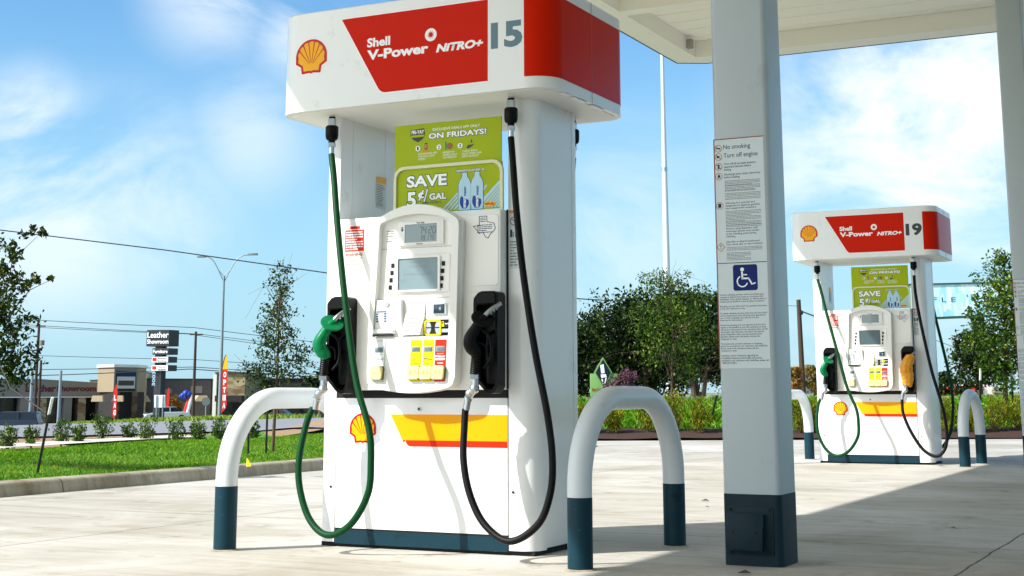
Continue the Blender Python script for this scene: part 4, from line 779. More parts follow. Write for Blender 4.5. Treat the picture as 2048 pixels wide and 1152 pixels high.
def tree(name, label, cat, base, blobs, K, per, L, lm, trunk_r, trunk_top, group=None, hollow=.45, wfac=.5, stems=1, nb=16, twigs=None):
    """trunk with limbs reaching into the crown, crown of single leaves in clumps"""
    base = np.array(base); T = thing(name, label, cat, tuple(base), 0, group)
    cs, sd = crown_points(blobs, K, hollow); V, F, p = leaves(cs, sd, per, L, wfac); b = MB()
    top = np.array(trunk_top)
    for s in range(stems):
        off = np.array([rng.normal(0, trunk_r*2.2), rng.normal(0, trunk_r*2.2), 0]) if stems > 1 else np.zeros(3); t2 = top+(off*3 if stems > 1 else 0)
        mid = (base+t2)/2+rng.normal(0, trunk_r*1.2, 3)*[1, 1, 0]; b.tube([base+off-np.array([0,0,.05])-base, base+off-base+(mid-base-off)*.5, mid-base, t2-base], [trunk_r*1.25, trunk_r, trunk_r*.7, trunk_r*.22], 9)
        idx = rng.choice(len(cs), min(nb, len(cs)), replace=False)
        for i in idx:
            e = cs[i]; f = rng.uniform(.35, 1.); st = base+off+(t2-base-off)*f if f < .98 else t2
            m = st+(e-st)*.5+np.array([0, 0, .08*np.linalg.norm(e-st)]); b.tube([st-base, m-base, e-base], [trunk_r*.42, trunk_r*.25, trunk_r*.08], 5)
    if twigs:
        for s_, m_, e_ in twigs: b.tube([np.array(s_)-base, np.array(m_)-base, np.array(e_)-base], [trunk_r*.25, trunk_r*.14, trunk_r*.05], 5)
    b.build('trunk', BARK, T); leafmesh('crown', V-base, F, lm, np.clip(rng.normal(.45, .26, len(F)), 0, 1), T)
    return T
def gz(p, dz=0.): return (p[0], p[1], float(terrain(p[0], p[1]))+dz)
# shrubs behind the left lawn
heights = [52, 46, 54, 42, 60, 40, 56, 52, 48, 50, 46]
names = ['leftmost shrub of the row behind the lawn', 'second shrub of the lawn row, just left of the leaning black stake', 'upright shrub just right of the leaning black stake', 'low shrub of the lawn row, fourth from the left', 'tall loose shrub of the lawn row, fifth from the left', 'small dense shrub left of the tallest pointed one', 'tallest pointed shrub in the middle of the lawn row', 'wide shrub below the silver sedan', 'sparse open shrub with bare arching twigs', 'shrub half hidden by the left hoop bollard', 'dark shrub seen through the left hoop bollard']
def shrub(label, base, h, w, K, per, L, lm, group, up=.9, wf=.42):
    T = thing('shrub', label, 'shrub', base, 0, group); b = MB(); cs, sd = [], []
    for k in range(K):
        a = rng.uniform(0, 2*math.pi); q = rng.random()**.6; z = rng.uniform(.18, 1.)*h*(1-.25*q); e = np.array([math.cos(a)*w*q*(.55+.45*z/h), math.sin(a)*w*q*(.55+.45*z/h), z]); cs.append(e); sd.append(np.array([w*.16, w*.16, h*.09]))
        if k % 3 == 0: b.tube([(0,0,-.02), tuple(e*.45+np.array([0,0,.02])), tuple(e)], [.008, .005, .002], 5)
    V, F, p = leaves(np.array(cs), np.array(sd), per, L, wf, up); V[:,2] = np.maximum(V[:,2], .01); b.build('stem', BARK, T); leafmesh('foliage', V, F, lm, np.clip(rng.normal(.45, .27, len(F)), 0, 1), T)
for (px, py), h, nm in zip([(15,898),(62,893),(122,888),(158,888),(205,881),(259,880),(293,880),(350,880),(396,880),(441,878),(503,880)], heights, names):
    d = 14.
    for _ in range(20):
        p = at(px, py, d); zz = float(lawn_z(p[0], p[1]))-.02; d *= 1+(p[2]-zz)*.25
    m = d/FOC; shrub('young green '+nm, (p[0], p[1], zz), h*m, h*m*.40, 28, 24, .040, LEAFS, 'young shrubs behind the lawn')
# saplings on the lawn
def lawn_pt(px, d): p = at(px, 900, d); return (p[0], p[1], float(lawn_z(p[0], p[1]))-.01)
D = 12.2; b0 = lawn_pt(-48, D)
bl = pxblobs([(-30,690,95,90),(20,730,62,55),(30,640,45,50),(-10,590,70,60),(5,530,42,50),(45,560,40,16),(75,556,34,10),(100,556,18,6),(35,500,30,22),(62,464,36,12),(92,468,20,6),(-70,600,80,110),(-90,720,90,80)], D)
tree('sapling', 'leafy staked sapling at the left edge of the view', 'tree', b0, bl, 430, 15, .05, LEAFM, .028, tuple(at(-25, 600, D)), None, .2, twigs=[(tuple(at(10,600,D)), tuple(at(25,520,D)), tuple(at(80,468,D))), (tuple(at(10,640,D)), tuple(at(60,580,D)), tuple(at(105,558,D)))])
D = 14.8; b0 = lawn_pt(545, D)
bl = pxblobs([(548,745,72,38),(548,690,54,48),(556,640,42,48),(560,590,28,52),(562,545,18,34),(600,720,30,40),(505,745,40,22)], D)
tw = [(tuple(at(560,620,D)), tuple(at(555+dx*.4,570,D)), tuple(at(555+dx,y,D))) for dx, y in ((-22,528),(-6,520),(14,512),(30,505),(45,530),(60,545),(-60,590),(-66,640))]+[(tuple(at(540,760,D)), tuple(at(500,740,D)), tuple(at(468,708,D)))]
tree('sapling', 'slender sparse sapling with bare top twigs behind the left hoop bollard', 'tree', b0, bl, 330, 10, .038, LEAFM, .016, tuple(at(560, 560, D)), None, .0, twigs=tw)
STAKE = mat('black_stake_steel', srgb(22, 24, 24), .6, var=.2); STAKEW = mat('stake_white_tip', srgb(214, 222, 220), .5)
def stake(label, p0, p1, tip=True, group='planting stakes', r=.011):
    p0, p1 = np.array(p0), np.array(p1); T = thing('planting_stake', label, 'stake', tuple(p0), 0, group); v = p1-p0; t = .78 if tip else 1.
    b = MB(); b.tube([(0,0,-.05), tuple(v*t)], r, 6)
    for k in np.linspace(.1, t, 12): b.tube([tuple(v*k), tuple(v*k+np.array([.012, -.006, 0]))], r*.7, 5)
    b.build('shaft', STAKE, T)
    if tip: MB().tube([tuple(v*t), tuple(v)], r*1.05, 6).build('white_tip', STAKEW, T)
    return T
q = lawn_pt(75, 11.5); stake('leaning black stake with a white tip on the lawn at left', q, at(105, 795, 11.35))
b = MB(); b.tube([tuple(at(-40, 640, 11.9)), tuple(at(20, 775, 11.6)), tuple(at(92, 826, 11.4))], .006, 6); tag(b.build('guy_strap', STAKE), 'black strap tying the left sapling to its leaning stake', 'strap')
q = lawn_pt(532, 14.5); stake('black stake right beside the slender sapling trunk', q, at(535, 815, 14.5), False)
q = lawn_pt(497, 14.4); stake('short black stake seen through the left hoop bollard', q, at(497, 838, 14.4), False)
T = thing('marker_flag', 'tiny yellow marker flag in the lawn by the kerb', 'flag', lawn_pt(494, 12.1)); MB().cyl((0,0,0),(0,0,.1),.0015).build('wire', CHROME, T); MB().prism([(0,.03),(.05,.035),(.002,.1)], -.001, .001).build('pennant', YELB, T, smooth=False)
# right-hand bed shrubs
def bed_pt(px, off=.5):
    lo, hi = 15, 40
    for _ in range(40):
        m = (lo+hi)/2; p = at(px, 870, m)
        if (p[:2]-P0)@NRM > off: hi = m
        else: lo = m
    return gz(p, .03), m
for px, h, w, off, nm in ((1172, 84, 30, .55, 'between pump 15 and the near hoop bollard'), (1228, 74, 30, .55, 'framed by the near hoop bollard, left one'), (1296, 84, 34, .6, 'framed by the near hoop bollard, right one'), (1352, 108, 34, .75, 'tall one beside the near column, in front of the staked tree'), (1402, 92, 36, .6, 'wide one just left of the near column'), (1600, 96, 34, .6, 'left of pump 19, behind its left bollard'), (1632, 76, 30, .7, 'partly hidden by the left edge of pump 19'), (1896, 86, 30, .6, 'between pump 19 and its right bollard'), (1950, 66, 24, .55, 'small one framed by the right bollard of pump 19'), (1992, 92, 44, .65, 'bushy one right of the right bollard of pump 19'), (2038, 96, 46, .7, 'at the far right edge beside the far column')):
    p, d = bed_pt(px, off); m = d/FOC; shrub('yellow green feathery shrub '+nm, p, h*m*.74, w*m*.84, 60, 26, .055, LEAFJ, 'feathery shrubs in the planting bed', 1.6, .22)
# trees and bushes behind the berm
def px_base(px, D, dz=0.): p = at(px, 800, D); return gz(p, dz)
D = 36; bl = pxblobs([(1240,690,85,95),(1320,680,90,100),(1405,675,65,90),(1190,725,55,80),(1215,690,75,80),(1185,760,50,60),(1290,660,80,70),(1330,720,85,70),(1380,660,62,70),(1420,700,45,60),(1250,760,60,40),(1350,620,62,45),(1480,680,60,70),(1420,620,40,30),(1130,700,60,80)], D)
tree('broadleaf_tree', 'dense dark broadleaf tree cluster left of the near column', 'tree', px_base(1300, D), bl, 950, 42, .115, LEAFD, .10, tuple(at(1300, 700, D)), None, .55, stems=3, nb=14)
bl = pxblobs([(1400,700,40,40),(1430,720,45,45),(1455,690,45,55),(1370,720,40,40)], 34)
tree('broadleaf_tree', 'multi stemmed tree with bare lower trunks right behind the near column', 'tree', px_base(1400, 34), bl, 150, 34, .105, LEAFD, .07, tuple(at(1405, 720, 34)), None, .5, stems=5, nb=8)
D = 24.2; p, d = bed_pt(1345, 1.9); D = d
bl = pxblobs([(1335,600,55,45),(1345,640,70,45),(1330,690,60,50),(1385,640,45,45),(1400,590,35,25),(1310,560,38,26),(1375,740,26,40),(1290,640,34,40),(1345,560,40,30),(1395,700,30,40)], D)
tw = [(tuple(at(1345,580,D)), tuple(at(1340+dx*.4,550,D)), tuple(at(1345+dx,y,D))) for dx, y in ((-38,540),(-20,545),(8,520),(20,530),(45,548),(70,565))]
tree('sapling', 'light green weeping sapling on the berm in front of the dark trees', 'tree', p, bl, 380, 14, .062, LEAFY, .026, tuple(at(1346, 650, D)), None, .1, .34, twigs=tw)
for px0, py0, px1, py1, nm in ((1393, 833, 1404, 766, 'left one of the two black stakes by the weeping sapling'), (1420, 850, 1438, 775, 'right one of the two black stakes by the weeping sapling')):
    p, d = bed_pt(px0, 1.8); stake('leaning '+nm, p, at(px1, py1, d), True, r=.02)
p, d = bed_pt(2012, 1.9); bl = pxblobs([(2010,560,45,60),(1985,590,45,50),(2010,640,60,50),(2000,690,62,50),(1975,655,50,40),(2020,740,50,50),(2030,600,50,70),(2000,525,30,26),(1955,615,30,22),(1990,745,34,34),(2060,690,60,90)], d)
tree('sapling', 'bright green leafy tree left of the far column, before the billboard', 'tree', p, bl, 420, 18, .07, LEAFY, .04, tuple(at(2012, 600, d)), None, .15)
for px0, px1, nm in ((1961, 1961, 'upright black stake with white tip left of the bright leafy tree'), (2030, 2022, 'black stake with white tip right of the bright leafy tree, at the far column')):
    p, d = bed_pt(px0, 1.9); stake(nm, p, at(px1, 738, d), True, r=.02)
D = 60; bl = pxblobs([(1950,700,50,36),(1925,715,28,32),(1990,720,45,50),(1960,740,40,36),(1935,680,30,22)], D)
tree('broadleaf_tree', 'round dark tree behind the billboard post', 'tree', px_base(1960, D), bl, 150, 20, .2, LEAFD, .12, tuple(at(1960, 730, D)), None, .5)
D = 42; bl = pxblobs([(1905,772,34,28),(1885,770,22,26),(1935,778,24,20),(1910,755,22,14)], D)
tree('bush', 'dark rounded bush between pump 19 and the green billboard post', 'bush', px_base(1908, D), bl, 90, 22, .13, LEAFD, .05, tuple(at(1908, 775, D)), None, .5, stems=3, nb=5)
D = 29.5; bl = pxblobs([(1235,765,28,20),(1255,755,22,18),(1218,775,20,16)], D)
tree('bush', 'purple leaved bush beside the green lawn sign', 'bush', px_base(1238, D), bl, 60, 22, .06, LEAFP, .03, tuple(at(1238, 775, D)), None, .3, stems=3, nb=4)
D = 46; 
tree('ornamental_tree', 'small rusty tipped tree left of the leaning utility pole', 'tree', px_base(1588, D), pxblobs([(1588,765,16,26),(1590,745,12,12)], D), 40, 14, .14, LEAFR, .04, tuple(at(1588, 765, D)), 'small rusty trees', .3, nb=6)
tree('ornamental_tree', 'small rusty tipped tree between the utility pole and pump 19', 'tree', px_base(1628, D), pxblobs([(1628,765,14,24),(1626,742,14,12)], D), 40, 14, .14, LEAFR, .04, tuple(at(1628, 765, D)), 'small rusty trees', .3, nb=6)
D = 110; bl = pxblobs([(625,765,26,14),(650,760,30,18),(680,765,40,20)], D)
tree('broadleaf_tree', 'far dark tree beyond the road behind the green nozzle', 'tree', gz(at(640, 800, D)), bl, 70, 14, .4, LEAFD, .15, tuple(at(640, 770, D)), None, .5)
D = 157; tree('ornamental_tree', 'small yellowing tree beside the grey shop, left of the drooping inflatable', 'tree', gz(at(345, 800, D)), pxblobs([(345,800,12,14),(352,812,12,12)], D), 40, 12, .35, LEAFR, .08, tuple(at(345, 805, D)), None, .3, nb=6)
# ================================================================== STREET AND SHOPS ON THE LEFT
def bgthing(name, label, cat, px, D, group=None, dz=0., rot=0.):
    p = at(px, 800, D); z = float(terrain(p[0], p[1]))+dz; T = thing(name, label, cat, (p[0], p[1], z), FACE+rot, group)
    k = D/FOC/math.cos(rot if abs(rot) < .7 and cat == 'building' else 0); return T, (lambda x: (x-px)*k), (lambda y: float(at(px, y, D)[2]-z))
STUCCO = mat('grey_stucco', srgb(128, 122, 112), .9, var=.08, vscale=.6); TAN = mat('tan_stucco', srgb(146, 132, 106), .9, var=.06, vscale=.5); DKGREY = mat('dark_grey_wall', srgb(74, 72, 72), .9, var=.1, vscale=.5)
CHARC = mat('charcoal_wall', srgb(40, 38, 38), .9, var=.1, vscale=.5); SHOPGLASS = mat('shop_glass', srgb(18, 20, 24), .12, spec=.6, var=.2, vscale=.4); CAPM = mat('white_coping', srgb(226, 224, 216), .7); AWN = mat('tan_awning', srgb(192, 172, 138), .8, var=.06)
def stonemat(name, a, c, sc):
    m = mat(name, a, .9, var=.1); t = m.node_tree; b = t.nodes['Principled BSDF']; tcn = N(t, 'ShaderNodeTexCoord'); mp = N(t, 'ShaderNodeMapping'); mp.inputs['Scale'].default_value = (1, 1, 2.); v = N(t, 'ShaderNodeTexVoronoi', i_Scale=sc, distance='CHEBYCHEV'); t.links.new(tcn.outputs['Object'], mp.inputs[0]); t.links.new(mp.outputs[0], v.inputs['Vector'])
    cr = N(t, 'ShaderNodeValToRGB'); e = cr.color_ramp.elements; e[0].color = a; e[1].color = c; sp = N(t, 'ShaderNodeSeparateColor'); t.links.new(v.outputs['Color'], sp.inputs[0]); t.links.new(sp.outputs[0], cr.inputs[0]); t.links.new(cr.outputs[0], b.inputs['Base Color']); return m
STONE = stonemat('limestone_veneer', srgb(170, 156, 120), srgb(112, 88, 56), 1.1); STONEL = stonemat('pale_limestone', srgb(206, 194, 166), srgb(180, 162, 126), .9); DSTONE = stonemat('brown_stone_veneer', srgb(120, 98, 72), srgb(60, 48, 38), 1.2)
MAROON = mat('maroon_letters', srgb(92, 30, 24), .6)
# leather showroom
D = 160
T, lx, lz = bgthing('showroom_building', 'grey stucco showroom with maroon sign letters and dark storefront bays', 'building', 100, D, rot=R_(34))
zr = lz(766); zb = lz(793)
MB().box(lx(-90), lx(206), 0, 16, -.5, zr).build('wall', DKGREY, T, smooth=False)
MB().prism([(lx(-92), zb), (lx(208), lz(792)), (lx(213), lz(769)), (lx(170), lz(765)), (lx(70), lz(758)), (lx(-92), lz(758))], -1.6, -.05).build('sign_fascia', STUCCO, T, smooth=False)
MB().box(lx(-92), lx(209), -1.59, -.06, zb-.12, zb-.005).build('soffit', CAPM, T, smooth=False)
text('Leather', (lx(52),lx(102),lz(784),lz(770)), -1.62, MAROON, T, 'sign_lettering', bold=.05); text('Showroom', (lx(103),lx(169),lz(783),lz(771)), -1.62, MAROON, T, 'sign_lettering', bold=.05); text('.com', (lx(170),lx(186),lz(783),lz(778)), -1.62, MAROON, T, 'sign_lettering', bold=.03)
for a, c in ((-80,-20),(22,46),(88,117),(131,140),(154,175)): MB().box(lx(a), lx(c), -.03, .02, -.3, zb-.2).build('shop_window', SHOPGLASS, T, smooth=False)
for a, c in ((-12,4),(78,88),(141,153)): MB().box(lx(a), lx(c), -1.5, -.06, -.5, zb-.13).build('stone_pillar', STONE, T, smooth=False)
for a, c in ((46,60),(117,130),(176,189)): MB().box(lx(a), lx(c), -1.5, -.06, -.5, zb-.13).build('stucco_pier', STUCCO, T, smooth=False)
T, lx, lz = bgthing('shop_tower', 'tan corner tower with a white cap and a furniture poster', 'building', 222, 157)
cx, zt = lx(226), lz(734)
foot = [(cx, 0), (lx(262), 2.2), (lx(258), 7), (lx(184), 7), (lx(180), 2.6)]
MB().prism(foot, lz(784), zt, 'z').build('wall', TAN, T, smooth=False); MB().prism(inset(foot, -.15), zt+.003, zt+.3, 'z').build('cap', CAPM, T, smooth=False)
MB().prism([(cx-.1,.25),(lx(262)-.3,2.4),(lx(258),6.5),(lx(186),6.5),(lx(184),2.8)], -.6, lz(784)-.004, 'z').build('base', CHARC, T, smooth=False)
u = np.array([lx(262)-cx, 2.2, 0]); Lw = np.linalg.norm(u); u /= Lw; nrm = np.array([u[1], -u[0], 0]); O = np.array([cx, 0, 0])+nrm*.06
def facebox(a, c, z0, z1, m, name, off=.06, th=.08):
    o = np.array([cx, 0, 0])+nrm*off; b = MB(); P = [o+u*a, o+u*c]; Q = [p_+nrm*th for p_ in P]; b.prism([(P[0][0],P[0][1]),(P[1][0],P[1][1]),(Q[1][0],Q[1][1]),(Q[0][0],Q[0][1])], z0, z1, 'z'); return b.build(name, m, T, smooth=False)
facebox(-.02, Lw, lz(784), zt-.01, STUCCO, 'poster_wall', .0, .05)
facebox(.2, Lw-.25, lz(782), lz(742), CHARC, 'poster_frame'); facebox(.3, Lw-.35, lz(777), lz(753), mat('poster_paper', srgb(196,200,198), .7), 'poster', .145, .02); facebox(.45, Lw-.5, lz(771), lz(761), mat('sofa_brown', srgb(70,58,50), .7), 'sofa_picture', .17, .02); facebox(.3, Lw-.35, lz(752), lz(744), NAVY, 'poster_header', .145, .02)
for a, c in ((.15,.6),(Lw-.6,Lw-.05)): facebox(a, c, -.5, lz(784)-.01, DSTONE, 'stone_pillar', .02, .3)
for a, c in ((190,213),(228,250),): MB().prism([(lx(a), lz(803)), (lx(c), lz(803)), (lx(c-1), lz(791)), (lx(a+2), lz(791))], -1.5 if a < 200 else -.9, -.9 if a < 200 else -.4).build('awning', AWN, T, smooth=False)
T, lx, lz = bgthing('stone_pavilion', 'narrow pale limestone shop front between the tower and the grey shop', 'building', 275, 165)
MB().box(lx(258), lx(288), 0, 8, -.5, lz(746)).build('wall', STONEL, T, smooth=False); MB().box(lx(257), lx(289), -.2, 8.2, lz(746)+.003, lz(744)).build('coping', DKGREY, T, smooth=False); MB().box(lx(262), lx(273), -.06, .02, -.4, lz(803)).build('shop_door', SHOPGLASS, T, smooth=False)
MB().prism([(lx(259),lz(803)),(lx(274),lz(803)),(lx(268),lz(791)),(lx(261),lz(791))], -.9, -.01).build('awning', AWN, T, smooth=False)
T, lx, lz = bgthing('grey_shop', 'long dark grey flat roofed shop behind the pylon sign', 'building', 360, 168, rot=R_(33))
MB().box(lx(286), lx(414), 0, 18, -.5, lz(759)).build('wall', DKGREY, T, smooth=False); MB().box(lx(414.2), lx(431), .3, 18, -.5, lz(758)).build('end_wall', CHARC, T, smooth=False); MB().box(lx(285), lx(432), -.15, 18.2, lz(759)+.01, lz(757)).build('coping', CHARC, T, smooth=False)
for a, c in ((289,302),(318,345),(378,398)): MB().box(lx(a), lx(c), -.05, .02, lz(786), lz(772) if a != 318 else lz(778)).build('panel', STUCCO, T, smooth=False)
for a, c in ((288,306),(316,340),(344,372),(380,408)): MB().box(lx(a), lx(c), -.05, .02, -.4, lz(804)).build('shop_window', SHOPGLASS, T, smooth=False)
for a, c in ((276,302),(376,404)): MB().prism([(lx(a),lz(803)),(lx(c),lz(803)),(lx(c-6),lz(791)),(lx(a+8),lz(791))], -1.6, -.02).build('awning', AWN, T, smooth=False)
T, lx, lz = bgthing('stone_shop', 'limestone veneer shop behind the tall street lamp', 'building', 460, 160)
MB().box(lx(430), lx(489), 0, 14, -.5, lz(747)).build('wall', STONE, T, smooth=False); MB().box(lx(426), lx(433), -.3, 13, -.5, lz(749)).build('white_pier', CAPM, T, smooth=False); MB().box(lx(429), lx(490), -.2, 14.2, lz(747)+.01, lz(744)).build('coping', DKGREY, T, smooth=False)
MB().box(lx(436), lx(489), -1.8, -.02, lz(803), lz(791)).build('awning', CHARC, T, smooth=False); MB().box(lx(438), lx(488), -.06, .02, -.4, lz(805)).build('shop_window', SHOPGLASS, T, smooth=False)
T, lx, lz = bgthing('black_shop', 'low black shop right of the limestone shop', 'building', 560, 172)
MB().box(lx(489), lx(640), 0, 14, -.5, lz(758)).build('wall', CHARC, T, smooth=False); MB().box(lx(500), lx(600), -.06, .02, -.4, lz(800)).build('shop_window', SHOPGLASS, T, smooth=False); MB().box(lx(488), lx(641), -.2, 14.2, lz(758)+.01, lz(756)).build('coping', DKGREY, T, smooth=False)
# pylon sign
PYL = mat('pylon_black', srgb(26, 32, 38), .45, var=.06); T, lx, lz = bgthing('pylon_sign', 'tall black pylon sign with stacked black and white cabinets', 'sign', 318, 140)
def cab(a, mid, c, y0, y1, m, nm):
    b = MB(); z0, z1 = lz(y1), lz(y0); A, Mx, Cx = lx(a), lx(mid), lx(c); b.prism([(A,0),(Mx,-.5),(Cx,.9),(A+.4,1.4)], z0, z1, 'z'); return b.build(nm, PYL, T, smooth=False), A, Mx
def onface(A, Mx, s, x0, x1, y0, y1, m, parent, bold=.04):
    fu = np.array([Mx-A, -.5, 0]); fl = np.linalg.norm(fu); fu /= fl; fn = np.array([fu[1], -fu[0], 0]); O = np.array([A, 0, 0])+fn*.05; f = lambda x: (lx(x)-A)*fl/(Mx-A)
    return text(s, (f(x0), f(x1), lz(y1), lz(y0)), 0, m, parent, 'sign_lettering', bold=bold, O=O, U=fu)
cb, A, Mx = cab(288, 336, 349, 659, 692, PYL, 'top_cabinet'); onface(A, Mx, 'Leather', 290, 335, 663, 675, WTXT, cb, .02); onface(A, Mx, 'Showroom', 290, 335, 678, 687, WTXT, cb, .02)
cb, A, Mx = cab(301, 336, 348, 696, 709, PYL, 'tenant_cabinet'); onface(A, Mx, 'Furniture', 303, 334, 699, 706, WTXT, cb, .02)
for y0, y1, s1, s2 in ((713,725,'Retail','Building'), (730,742,'Warehouse','Industrial')):
    cb, A, Mx = cab(300, 336, 347, y0, y1, PYL, 'tenant_cabinet'); fu = np.array([Mx-A, -.5, 0]); fl = np.linalg.norm(fu); fu /= fl; fn = np.array([fu[1], -fu[0], 0])
    def fplate(x0, x1, ya, yb, m, off):
        f = lambda x: (lx(x)-A)*fl/(Mx-A); o = np.array([A, 0, 0])+fn*off; b = MB(); P = [o+fu*f(x0), o+fu*f(x1)]; b.add([(*P[0][:2],lz(yb)),(*P[1][:2],lz(yb)),(*P[1][:2],lz(ya)),(*P[0][:2],lz(ya))],[(0,1,2,3)]); return b
    fplate(300.6, 335.4, y0+.6, y1-.6, WTXT, .02).build('white_face', WTXT, cb, smooth=False); fplate(302, 311, y0+2, y1-3, ORED, .03).build('red_square', ORED, cb, smooth=False)
    onface(A, Mx, s1, 314, 330, y0+2, y0+5, DKTXT, cb, .02); onface(A, Mx, s2, 314, 331, y0+7, y0+10.5, DKTXT, cb, .03)
MB().prism([(lx(305),.3),(lx(320),0),(lx(327),.5),(lx(311),.9)], -.5, lz(660), 'z').build('post', PYL, T, smooth=False)
text('3003', (0, 1.4, 0, .3), 0, PALEBLUE, T, 'street_number', bold=.03, O=(lx(309), -.06, lz(772)), U=(0,0,1), V=(-1,0,0))
# poles and wires
def pole(label, px, ytop, D, r, m, group, arms=(), dz=-.3, name='utility_pole', box=None):
    T, lx, lz = bgthing(name, label, 'pole', px, D, group); top = lz(ytop); MB().tube([(0,0,dz),(0,0,top)], [r*1.2, r*.85], 10).build('shaft', m, T)
    for yy_, wl, wr in arms: MB().box(lx(px-wl), lx(px+wr), -.08, .08, lz(yy_)-.07, lz(yy_)+.07).build('crossarm', m, T, smooth=False)
    if box: MB().cyl((box[0], -.3, lz(box[1])), (box[0], -.3, lz(box[2])), .25).build('transformer', STUCCO, T)
    return T
PG = 'utility poles across the road'
pole('brown utility pole rising behind the left sapling', 70, 646, 150, .15, TIMBER, PG, ((651,6,13),(672,10,2)), box=(.5, 690, 680))
pole('shorter brown pole close right of the one behind the left sapling', 78, 720, 140, .13, TIMBER, PG)
pole('brown utility pole just right of the pylon sign', 387, 662, 145, .14, TIMBER, PG, ((668,12,14),), box=None)
GALV = mat('galvanised_steel', srgb(128, 142, 148), .5, metal=.2, var=.08)
pole('slim grey pole in front of the showroom, right of its first sign word', 119, 741, 120, .13, GALV, 'grey poles before the showroom')
pole('slim white pole left of the brown poles, before the showroom', 62, 742, 120, .14, GALV, 'grey poles before the showroom')
WIRE = mat('black_cable', srgb(30, 36, 42), .6)
def wire(label, pts, D, r, sag=.0):
    P = [at(x, y, D) for x, y in pts]; out = []
    for a, c in zip(P[:-1], P[1:]):
        for t in np.linspace(0, 1, 9)[:-1]: out.append(a+(c-a)*t-np.array([0,0,sag*4*t*(1-t)*np.linalg.norm(c-a)/10]))
    out.append(P[-1]); b = MB(); b.tube(out, r, 6); return tag(b.build('power_line', WIRE), label, 'cable', 'overhead lines')
wire('thick cable crossing the sky from upper left down behind pump 15', [(-200,428),(0,460),(330,500),(655,546),(1150,597),(1460,616)], 70, .03)
wire('topmost thin line over the pylon sign', [(-60,628),(70,640),(387,655),(700,692)], 148, .035, .02)
wire('second thin line over the pylon sign, at the crossarms', [(-60,640),(75,651),(398,668),(700,704)], 148, .03, .02)
wire('third thin line just under the crossarms', [(-60,645),(82,655),(376,668),(700,712)], 148, .03, .02)
wire('single middle line meeting the pole right of the pylon sign', [(70,711),(387,719),(700,738)], 147, .03, .02)
wire('upper of the two low lines before the shop roofs', [(80,739),(387,734),(700,752)], 146, .04, .02)
wire('lower of the two low lines before the shop roofs', [(80,751),(380,738),(700,757)], 146, .05, .03)
T, lx, lz = bgthing('street_lamp', 'tall grey street lamp with two curved arms above the shops', 'street lamp', 440, 105)
MB().tube([(0,0,-.3),(0,0,lz(548))], [.15, .075], 12).build('pole', GALV, T)
for pts, hx in (([(440,562),(430,540),(418,518),(408,510),(400,508)], (384,401)), ([(440,562),(451,538),(464,516),(476,507),(488,505)], (487,507))):
    P = spline([(lx(x), 0, lz(y)) for x, y in pts], 5); a = MB().tube(P, .04, 6); a.tube([(0,0,lz(550))]+[(p[0], 0, p[2]-.0) for p in P[6:]], .03, 6); a = a.build('arm', GALV, T); y = 508 if hx[0] < 440 else 503.5
    MB().box(lx(hx[0]), lx(hx[1]), -.16, .16, lz(y)-.08, lz(y)+.08, bev=.03).build('lamp_head', GALV, T)
# signs by the road
T, lx, lz = bgthing('road_sign', 'white blank back of a sign board on two posts before the silver sedan', 'sign', 320, 118)
MB().prism([(lx(309),lz(815)),(lx(331),lz(815)),(lx(330),lz(790)),(lx(308),lz(790))], 0, .05).build('board', WTXT, T, smooth=False)
for x in (313.5, 326): MB().box(lx(x)-.04, lx(x)+.04, -.07, -.005, -.3, lz(791)).build('post', GALV, T, smooth=False)
T, lx, lz = bgthing('stop_sign', 'grey back of an octagonal sign right of the inflatable', 'sign', 412, 118)
MB().prism([(.36*math.cos(a), lz(803)+.36*math.sin(a)) for a in np.arange(8)*math.pi/4+math.pi/8], 0, .03).build('plate', mat('sign_back_grey', srgb(92, 102, 102), .6), T, smooth=False); MB().cyl((0,.06,-.3),(0,.06,lz(797)),.045).build('post', GALV, T)
def feather(label, px, ytop, ybot, D, wpx, letters, mixtop, cols):
    T, lx, lz = bgthing('feather_flag', label, 'flag', px, D, 'feather flags along the road'); zt, zb = lz(ytop), lz(ybot); H_ = zt-zb; w = wpx*D/FOC
    ts = np.linspace(0, 1, 21); lft = lambda t: 0 if t < .72 else w*.62*((t-.72)/.28)**1.6; rgt = lambda t: w*(np.interp(t, [0, .06, .15, .3, .55, .8, .93, 1], [.05, .7, 1., .82, .95, .92, .85, .66]))
    zz = lambda t: zb+H_*t; cut = .72 if mixtop else 1.01
    def part(ta, tb, m, nm):
        q = [t for t in ts if ta <= t <= tb]; MB().prism([(lft(t), zz(t)) for t in q]+[(rgt(t), zz(t)) for t in q[::-1]], -.02, .02).build(nm, m, T, smooth=False)
    part(0, .7501 if mixtop else 1, cols[0], 'flag_cloth')
    if mixtop: part(.7499, 1, cols[1], 'yellow_top')
    MB().tube([(-.02,0,-.3),(-.02,0,zb+.75*H_),(w*.28,0,zb+.94*H_),(w*.6,0,zt)], .03, 6).build('pole', STAKE, T)
    for k, ch in enumerate(letters):
        n_ = len(letters); z = zb+H_*(.74-.66*(k+1)/n_); text(ch, (w*.22, w*.76, z, z+H_*.66/n_*.74), -.03, WTXT, T, 'flag_lettering', bold=.05)
FR = mat('flag_red', srgb(214, 30, 18), .7, var=.08); FY = mat('flag_yellow', srgb(252, 190, 20), .7)
feather('tall red and yellow feather flag lettered down its length, right of the street lamp', 443, 709, 826, 92, 11, 'OPTIA', True, (FR, FY))
feather('red feather flag before the tan tower', 226, 769, 836, 110, 9, 'LAG', False, (FR, FY))
feather('small red feather flag beside the pylon sign post', 333, 775, 826, 154, 6, '', False, (FR, FY))
T, lx, lz = bgthing('inflatable_tube_figure', 'drooping inflatable with a blue top and red and white legs', 'inflatable', 372, 151)
